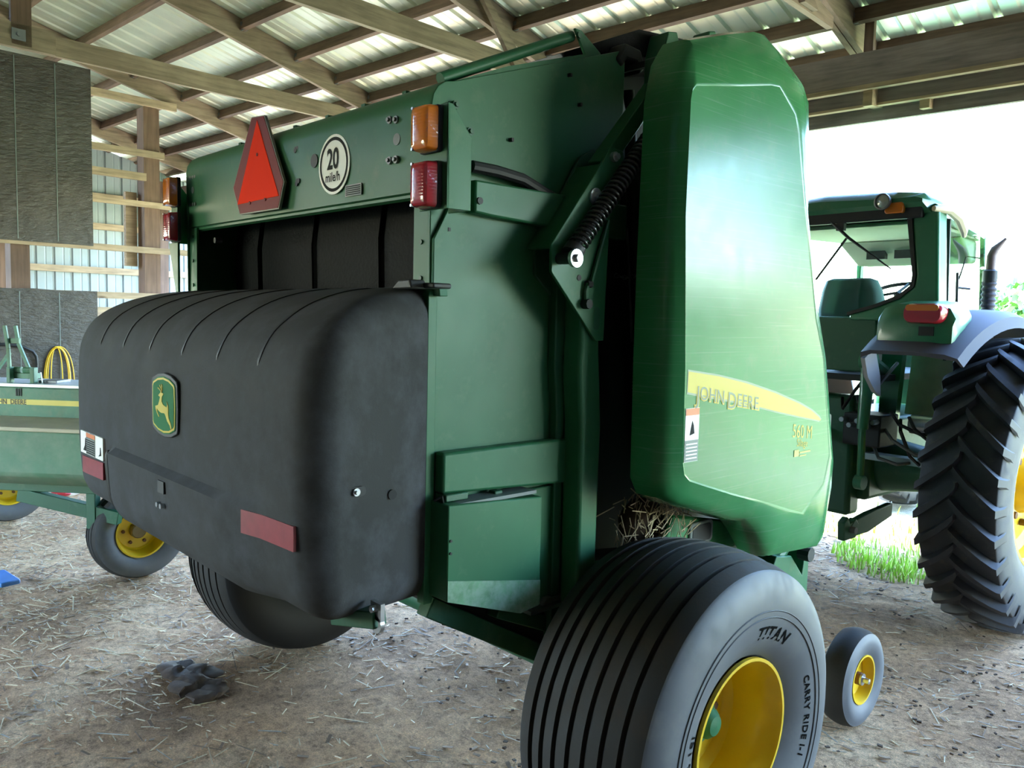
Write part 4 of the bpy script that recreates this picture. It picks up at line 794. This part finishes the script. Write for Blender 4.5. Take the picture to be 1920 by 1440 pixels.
    MB().prism([(X_(-2.26), 1.15), (X_(-2.15), 1.15), (X_(-2.12), 1.72), (X_(-2.26), 1.72)], 'y', 5.40, 5.46).build('cab_mount_panel', TGREEN, T)
MB().add([(Lc(-1.96), yr + .01, 2.39), (-1.96, yr + .01, 2.39), (-1.915, yr + .01, 2.05), (-1.92, yr + .01, 1.985), (-1.99, yr + .01, 1.925), (-2.13, yr + .01, 1.87), (-2.30, yr + .01, 1.82), (Lc(-2.30), yr + .01, 1.82), (Lc(-2.13), yr + .01, 1.87), (Lc(-1.99), yr + .01, 1.925), (Lc(-1.92), yr + .01, 1.985), (Lc(-1.915), yr + .01, 2.05)], [tuple(range(12))]).build('rear_glass', GLASS, T)
MB().add([(TX - .66, 6.5, 1.45), (TX + .66, 6.5, 1.45), (TX + .64, 6.45, 2.38), (TX - .64, 6.45, 2.38)], [(0, 1, 2, 3)]).build('windscreen', GLASS, T)
MB().box(TX - .36, TX + .36, 5.06, 5.12, 1.46, 1.80).build('cab_rear_panel', DKGREEN, T, bevel=.01)
MB().box(TX - .36, TX + .36, 5.1, 6.45, 1.40, 1.44).build('cab_floor', DARK, T)
MB().box(TX - .58, TX + .58, 5.15, 6.4, 2.36, 2.385).build('headliner', simple('pale_headliner', 'c3cdb4', .8), T, bevel=.008)
MB().prism([(6.0, 2.36), (6.38, 2.36), (6.40, 2.20), (6.25, 2.20)], 'x', TX - .56, TX + .56).build('front_console', simple('olive_console', '8d9a80', .7), T, bevel=.02)
for k in range(3): MB().box(TX - .34 + .27 * k, TX - .16 + .27 * k, 6.10, 6.14, 2.235, 2.30).build('console_vent', GROOVE, T)
se = MB(); ring = []
for z, hw, d in ((1.62, .17, .05), (1.70, .22, .06), (1.85, .23, .06), (1.98, .20, .055), (2.045, .17, .05), (2.06, .13, .02)):
    ring.append([(TX - .02 + hw * a, 5.50 + d * b + (z - 1.6) * -.12, z) for a, b in ((-1, -.4), (-.8, -1), (.8, -1), (1, -.4), (1, .5), (.8, 1), (-.8, 1), (-1, .5))])
sb_ = se.loft(ring).build('seat_back', simple('grey_green_seat_fabric', '48605a', .8), T, bevel=0.0, sharp=60)
MB().box(TX - .25, TX + .23, 5.46, 5.95, 1.60, 1.70).build('seat_cushion', MATS['grey_green_seat_fabric'], T, bevel=.03); MB().box(TX - .15, TX + .13, 5.55, 5.85, 1.42, 1.60).build('seat_base', DARK, T)
sw = MB(); scn = Vector((TX - .02, 6.12, 1.99)); e1v, e2v = Vector((1, 0, 0)), Vector((0, .92, .38))
sw.tube([scn + e1v * .19 * math.cos(2 * PI * k / 28) + e2v * .19 * math.sin(2 * PI * k / 28) for k in range(29)], .014, 8, cap=False)
for a in (90, 210, 330): sw.tube([scn, scn + e1v * .19 * math.cos(math.radians(a)) + e2v * .19 * math.sin(math.radians(a))], .011, 6)
sw.tube([scn, scn + Vector((0, .14, -.5))], .03, 8).build('steering_wheel', GROOVE, T)
MB().tube([(-2.45, 4.995, 2.40), (-2.31, 4.985, 2.28), (-2.04, 4.99, 2.085)], [.011, .009, .004], 6).build('wiper_arm', GROOVE, T)
MB().bar((-2.33, 4.995, 2.28), (-2.52, 4.995, 2.03), .008, .012).build('wiper_blade', GROOVE, T)
MB().box(-2.40, -2.35, 4.99, 5.02, 2.33, 2.38).build('wiper_motor', GROOVE, T)
MB().tube([(-2.0, 6.2, 2.25), (-1.97, 6.2, 2.0), (-1.965, 6.2, 1.9)], .012, 6).tube([(-2.0, 6.2, 2.22), (-2.1, 6.2, 2.24), (-2.14, 6.2, 2.08)], .006, 5).build('monitor_arm', GROOVE, T)
# roof corner lamp rail, mirror arm, exhaust
MB().tube([(-1.82, 5.0, 2.42), (-1.78, 5.12, 2.425), (-1.765, 5.28, 2.40), (-1.765, 5.42, 2.34), (-1.77, 5.46, 2.30)], [.015, .03, .034, .03, .015], 10).build('roof_rail', simple('pale_roof_trim', 'c9bda4', .5), T)
MB().tube([(-1.78, 5.40, 2.08), (-1.78, 5.46, 1.72)], .010, 8).tube([(-1.78, 5.42, 1.99), (-1.72, 5.5, 1.985)], .008, 6).build('mirror_arm', GROOVE, T)
xe, ye = -1.86, 5.98
MB().lathe([(1.2, .032), (2.02, .032)], (xe, ye, 0), 'z', 18).build('exhaust_pipe', RUST, T)
gd_ = MB()
for k in range(16): gd_.lathe([(1.50 + .035 * k, .040), (1.512 + .035 * k, .046), (1.524 + .035 * k, .040)], (xe, ye, 0), 'z', 18)
gd_.lathe([(1.45, .037), (2.07, .037)], (xe, ye, 0), 'z', 18); gd_.build('exhaust_guard', simple('backlit_steel', '4b474a', .7, .2), T)  # dark backlit side put into the guard's colour
MB().lathe([(2.05, .044), (2.12, .044), (2.13, .03)], (xe, ye, 0), 'z', 18).build('exhaust_clamp', GROOVE, T)
MB().tube([(xe, ye, 2.10), (xe + .003, ye, 2.22), (xe + .015, ye + .01, 2.26), (xe + .07, ye + .03, 2.33)], [.029, .029, .026, .008], 14).build('exhaust_stack', simple('pale_rusted_stack', '75625c', .6, .2), T)
for o in list(T.children):                                   # the cab narrows towards its front
    if o.name.split('.')[0] in ('cab_roof', 'door_post', 'front_pillar', 'side_glass', 'windscreen', 'headliner', 'front_console', 'console_vent', 'roof_rail', 'cab_floor', 'mirror_arm'):
        for v in o.data.vertices: v.co.x *= 1 - .30 * min(1, max(0, (v.co.y + TY - 5.1) / 1.3))
trac.rotation_euler = (0, 0, math.radians(-3.0))

# ================================================================== OLD GREEN IMPLEMENT AT THE LEFT
OX, OY = -5.60, 1.33
od, on = Vector((math.sin(math.radians(48)), math.cos(math.radians(48)), 0)), Vector((-math.cos(math.radians(48)), math.sin(math.radians(48)), 0))
def OM(p): return Vector((OX, OY, 0)) + od * p[0] + on * p[1] + Vector((0, 0, p[2]))
old = thing('square_baler', 'older faded green implement with a yellow stripe behind the big baler', 'baler', (OX, OY, 0))
def ob_(mb, n, m, par=old, **k): return mb.build(n, m, par, xf=OM, **k)
ob_(MB().box(-1.7, .75, 0, .34, .70, 1.245), 'body', OLDGREEN, bevel=.008)
ob_(MB().box(-1.72, .77, -.012, .36, 1.245, 1.268), 'top_deck', simple('sky_pale_deck', 'd3d8de', .35, .3, 0, .1, 4), bevel=.004)  # sky's reflection put into the pale deck colour
sb = ob_(MB().box(-1.69, .74, -.004, 0, 1.137, 1.170), 'yellow_stripe', simple('faded_yellow_stripe', 'dcc65a', .5))
tb, w = text_mb('JOHN  DEERE', .043, lambda u, v: (-.352 + u * .86, -.0055, 1.1385 + v), bold=.001); ob_(tb, 'brand_lettering', simple('faded_stripe_lettering', '4c4a33', .6), sb, flat=True)
lb = MB(); lb.prism([(-.30, 1.03), (-.30, .76), (-.18, .685), (-.003, .67), (-.003, 1.045)], 'x', -.55, .60); ob_(lb, 'lower_guard', simple('dusty_faded_green', '557c60', .6, 0, 0, .25, 3, dust='8b9a84', dusts=(.4, .75)), bevel=.02)
ob_(MB().prism([(-.32, 1.022), (-.002, 1.04), (-.002, 1.066), (-.32, 1.046)], 'x', -.57, .62), 'guard_lid', simple('beige_dusty_lid', 'c0b69c', .7, 0, 0, .15, 6), bevel=.004)
ob_(MB().box(-1.5, 1.0, .05, .12, .585, .645), 'frame_beam', DKGREEN, bevel=.004)
ob_(MB().bar((-.25, .08, .56), (.40, .10, .43), .06, .085), 'frame_brace', DKGREEN, bevel=.004)
ob_(MB().box(.20, .26, .06, .12, .36, .62), 'frame_leg', DKGREEN, bevel=.004)
for k in (-.14, -.125, -.11): ob_(MB().box(-.20 + (k + .14), -.193 + (k + .14), -.004, .001, 1.19, 1.235), 'vent_slot', GROOVE)
def px(x, y): return (-.303 + x * .00345, 1.262 + (720 - y) * .0033)
tw_ = []
for pts, yy in (([(5, 612), (11, 655), (13, 722)], .03), ([(19, 612), (24, 645), (45, 697)], .06)):
    q = [px(*p) for p in pts]
    for a, b in zip(q[:-1], q[1:]): ob_(MB().bar((a[0], yy, a[1]), (b[0], yy, b[1]), .02, .016, (0, 1, 0)), 'upright_bar', OLDGREEN, bevel=.002)
ob_(MB().bar((px(8, 640)[0], .045, px(8, 640)[1]), (px(30, 640)[0], .045, px(30, 640)[1]), .02, .03), 'cross_bar', OLDGREEN)
ob_(MB().bar((px(12, 708)[0], .07, 1.31), (px(58, 708)[0], .07, 1.31), .05, .035), 'base_bar', OLDGREEN, bevel=.003)
for a, b in ((10, 17), (54, 62)): ob_(MB().box(px(a, 0)[0], px(b, 0)[0], .01, .05, 1.268, 1.365), 'base_plate', OLDGREEN, bevel=.003)
for a in (22, 41): ob_(MB().disc((px(a, 0)[0], .06, 1.345), .02, .05, 'x', 10), 'pivot', OLDGREEN)
ob_(MB().bar((px(-25, 0)[0], .05, 1.30), (px(9, 0)[0], .05, 1.45), .016, .02, (0, 1, 0)), 'stay', OLDGREEN)
ob_(MB().box(px(60, 0)[0], px(95, 0)[0], .06, .20, 1.268, 1.285), 'metal_plate', GREYST, bevel=.003); ob_(MB().bar((px(72, 0)[0], .04, 1.27), (px(69, 0)[0], .04, 1.335), .006, .006), 'pin', WHITE)
def old_wheel(c):
    w_ = tyre(old, c, .305, .20, .158, [SIDEW, TREAD], n=56, ngroove=4, gd=.01, gw=.012, crown=.02); w_.name = 'implement_tyre'
    rim(w_, c, 1, [(.075, .162), (.085, .162), (.085, .152), (.06, .146), (.03, .14), (-.01, .13), (-.02, .12), (-.02, .001)])
    MB().lathe([(-.02, .05), (.02, .05), (.028, .042), (.03, .001)], c, 'x', 18).build('hub_cap', simple('brown_hub', '7d6a4a', .6) if 'brown_hub' not in MATS else MATS['brown_hub'], w_)
    for k in range(6):
        a = 2 * PI * k / 6; MB().disc((c[0] - .012, c[1] + .088 * math.cos(a), c[2] + .088 * math.sin(a)), .011, .018, 'x', 6).build('wheel_bolt', RUST, w_)
    MB().tube([(c[0] - .02, c[1], c[2]), (c[0] - .22, c[1], c[2])], .03, 10).build('stub_axle', DKGREEN, w_)
old_wheel((-5.50, 1.82, .30)); old_wheel((-7.58, 1.50, .30))
ob_(MB().bar((.22, .09, .40), (.24, .55, .32), .05, .05), 'axle_arm', DKGREEN)

# ================================================================== SMALL THINGS
pu = UP + .045
ycb = MB(); ycm = simple('yellow_cable_sheath', 'dfb52a', .5)
for k, (v0, v1, h) in enumerate(((2.80, 3.085, 1.335), (2.815, 3.05, 1.33), (2.83, 3.03, 1.325), (2.86, 2.97, 1.335), (2.808, 3.04, 1.322))):
    pts = []
    for i in range(25):
        t = PI * i / 24; pts.append(S((pu + .006 * k, (v0 + v1) / 2 - (v1 - v0) / 2 * math.cos(t), 0.84 + (h - 0.84) * (math.sin(t) ** .62))))
    ycb.tube(pts, .0055, 6)
yc_ = ycb.build('extension_cable', ycm); yc_['label'] = 'yellow cable coil hanging on the black wall sheet'; yc_['category'] = 'cable'
hs_ = MB().tube([S((pu + .02, v, z)) for v, z in ((2.25, 1.32), (2.38, 1.36), (2.48, 1.36), (2.61, 1.335), (2.70, 1.29), (2.73, 1.24), (2.735, 1.16), (2.72, 1.05), (2.70, .9))], .016, 8).build('rubber_hose', BLACK)
hs_['label'] = 'black hose looped on the black wall sheet left of the yellow cable'; hs_['category'] = 'hose'
bl = MB(); bl.prism([(-6.02, 1.00), (-5.70, 1.08), (-5.72, 1.19), (-6.0, 1.16)], 'z', .015, .045); bo = bl.build('plastic_tray', simple('blue_plastic', '3f6fa8', .5, 0, 0, .15, 8), bevel=.008)
bo['label'] = 'blue plastic tray lying on the ground at the left edge'; bo['category'] = 'tray'
ck = MB()
for k in range(22):
    a = rnd.uniform(0, 2 * PI); r = rnd.uniform(0, .15); x, y = -3.78 + r * math.cos(a) * 1.3, 1.50 + r * math.sin(a) * .7; rr6 = rnd.uniform(.04, .085)
    n0 = len(ck.v); ck.sphere((x, y, gh(x, y) + .012), rr6, 6, (1.5, 1.0, .28))
    for i in range(n0, len(ck.v)):
        p = Vector(ck.v[i]); ck.v[i] = tuple(p + Vector((1, 1, .5)) * .035 * noise.noise(p * 15))
ckb = ck.build('dirt_clod', STRAWS[3]); ckb['label'] = 'dark lump of mud and hay in front of the left baler tyre'; ckb['category'] = 'clod'
fsm, fnt, fbs = base('red_white_sack'); fsm_r = ramp(fnt, noise_n(fnt, coords(fnt), 9, 2), [(0.44, lin('b8323c')), (0.5, lin('e6e2dc'))]); fnt.links.new(fsm_r, fbs.inputs['Base Color']); fbs.inputs['Roughness'].default_value = .5
fs = MB(); fs.sphere((-8.5, 2.14, .035), .26, 10, (1.25, .7, .28))
for i, q in enumerate(fs.v): fs.v[i] = tuple(Vector(q) + Vector((1, 1, .5)) * .05 * noise.noise(Vector(q) * 7))
fo = fs.build('feed_sack', fsm); fo['label'] = 'crumpled red and white sack on the floor under the old green implement'; fo['category'] = 'sack'

# ================================================================== LOOSE STRAW, CHIPS, STALKS, CLODS (uncountable)
bins = [MB(), MB(), MB(), MB()]
for k in range(44000):
    x = rnd.uniform(-8.5, 2.0); y = rnd.uniform(.25, 6.6)
    d = -x * .731 + y * .682; lat = x * .682 + y * .731
    if d < 1.2 or abs(lat) > .68 * d or d > 8: continue
    leftn = 1 if (x < -2.6 and y < 2.2) else .25
    nn = noise.noise((x * .8, y * .8, 2))
    if leftn > .5 and x > -3.6 and rnd.random() < .75: continue
    if rnd.random() > (.95 if leftn > .5 else .55) + nn * .5: continue
    t = rnd.random()
    if leftn > .5: b = 0 if t < .6 else 1 if t < .85 else 2
    else: b = 0 if t < .28 else 1 if t < .68 else 2 if t < .86 else 3
    L = rnd.uniform(.015, .06) if rnd.random() < .88 else rnd.uniform(.07, .2); a = rnd.uniform(0, 2 * PI) if rnd.random() < .5 else rnd.gauss(.45, .5)
    w_ = rnd.uniform(.002, .005) if L < .06 else rnd.uniform(.003, .006); h = w_ * rnd.uniform(.3, .6)
    if b == 3: L, w_, h = rnd.uniform(.006, .022), rnd.uniform(.006, .016), rnd.uniform(.003, .008)
    if b == 1 and rnd.random() < .4: w_ = rnd.uniform(.008, .018); L = min(L, .05)
    z = gh(x, y) + .003 + h; tl_ = rnd.uniform(-.12, .12) * L
    dx, dy = math.cos(a) * L / 2, math.sin(a) * L / 2
    bins[b].bar((x - dx, y - dy, z - tl_), (x + dx, y + dy, z + tl_), w_, h)
lo_ = MB()
for i, b in enumerate(bins): lo_.add(b.v, b.f, i)
o = lo_.build('loose_straw', STRAWS, flat=True, kind='stuff'); o['label'] = 'pale straw, bark chips and dry stalks strewn over the earth floor'; o['category'] = 'straw'
gb = MB()
for k in range(14000):
    u = rnd.uniform(-6, 4); v = 5.75 + abs(rnd.gauss(0, 1)) * .9; p = S((u, v, -.03 if v > 6.5 else gh(*S((u, v, 0))[:2])))
    if noise.noise((u * 1.3, v * 1.3, 8)) < -.12 + (6.2 - v) * .5: continue
    h = rnd.uniform(.03, .11); a = rnd.uniform(0, 2 * PI); l = rnd.uniform(.0, .6) * h; w_ = rnd.uniform(.004, .008)
    d = Vector((math.cos(a), math.sin(a), 0)); sd_ = Vector((-d.y, d.x, 0)) * w_
    gb.add([p - sd_, p + sd_, p + d * l * .4 + Vector((0, 0, h * .6)) + sd_ * .7, p + d * l * .4 + Vector((0, 0, h * .6)) - sd_ * .7, p + d * l + Vector((0, 0, h))], [(0, 1, 2, 3), (3, 2, 4)])
go = gb.build('grass', GRASS, flat=True, kind='stuff'); go['label'] = 'fresh grass growing along the drip line at the shed front'; go['category'] = 'grass'
# trees and a bush beyond the yard
def tree(name, label, cat, u, v, hgt, rad, trunk, n, sz):
    t = thing(name, label, cat, S((u, v, -.05)))
    p = S((u, v, 0)); MB().tube([p + Vector((0, 0, -.1)), p + Vector((.1, 0, trunk)), p + Vector((0, .1, hgt * .7))], [rad * .09, rad * .07, .03], 8).build('trunk', BARK, t)
    mb = MB(); r_ = random.Random(int(u * 10) + 5)
    blobs = [(r_.uniform(-.6, .6), r_.uniform(-.6, .6), r_.uniform(-.7, .7), r_.uniform(.35, .6)) for _ in range(12)]
    for k in range(n):
        bx_, by_, bz_, br_ = blobs[k % 12]; d = Vector((r_.gauss(0, 1), r_.gauss(0, 1), r_.gauss(0, 1))).normalized() * br_ * r_.uniform(.75, 1.05)
        c = p + Vector(((bx_ + d.x) * rad, (by_ + d.y) * rad, trunk + (hgt - trunk) * (.5 + .42 * (bz_ + d.z))))
        a, b = Vector((r_.gauss(0, 1), r_.gauss(0, 1), r_.gauss(0, 1))).normalized(), Vector((r_.gauss(0, 1), r_.gauss(0, 1), r_.gauss(0, 1))).normalized(); a *= sz; b *= sz * .6
        mb.add([c - a, c + b, c + a, c - b], [(0, 1, 2, 3)])
    mb.build('foliage', LEAF, t, flat=True, kind='stuff'); return t
tree('bush', 'sunlit yellow green bush beyond the tractor at the right edge', 'bush', -3.6, 27, 3.2, 2.6, .2, 2600, .16)
tree('tree', 'tall leafy tree outside, reflected along the front of the side shield', 'tree', 7.4, 21, 17, 2.9, .6, 7000, .34)
tree('hedge_bush', 'low spreading bush outside, reflected near the middle of the side shield', 'bush', 14.5, 20, 3.2, 3.4, .1, 4500, .24)
tree('tree', 'shorter leafy tree outside, straight across the yard behind the tractor cab', 'tree', 2.0, 24, 9.5, 2.2, 1.5, 3000, .28)
bpy.context.view_layer.update()
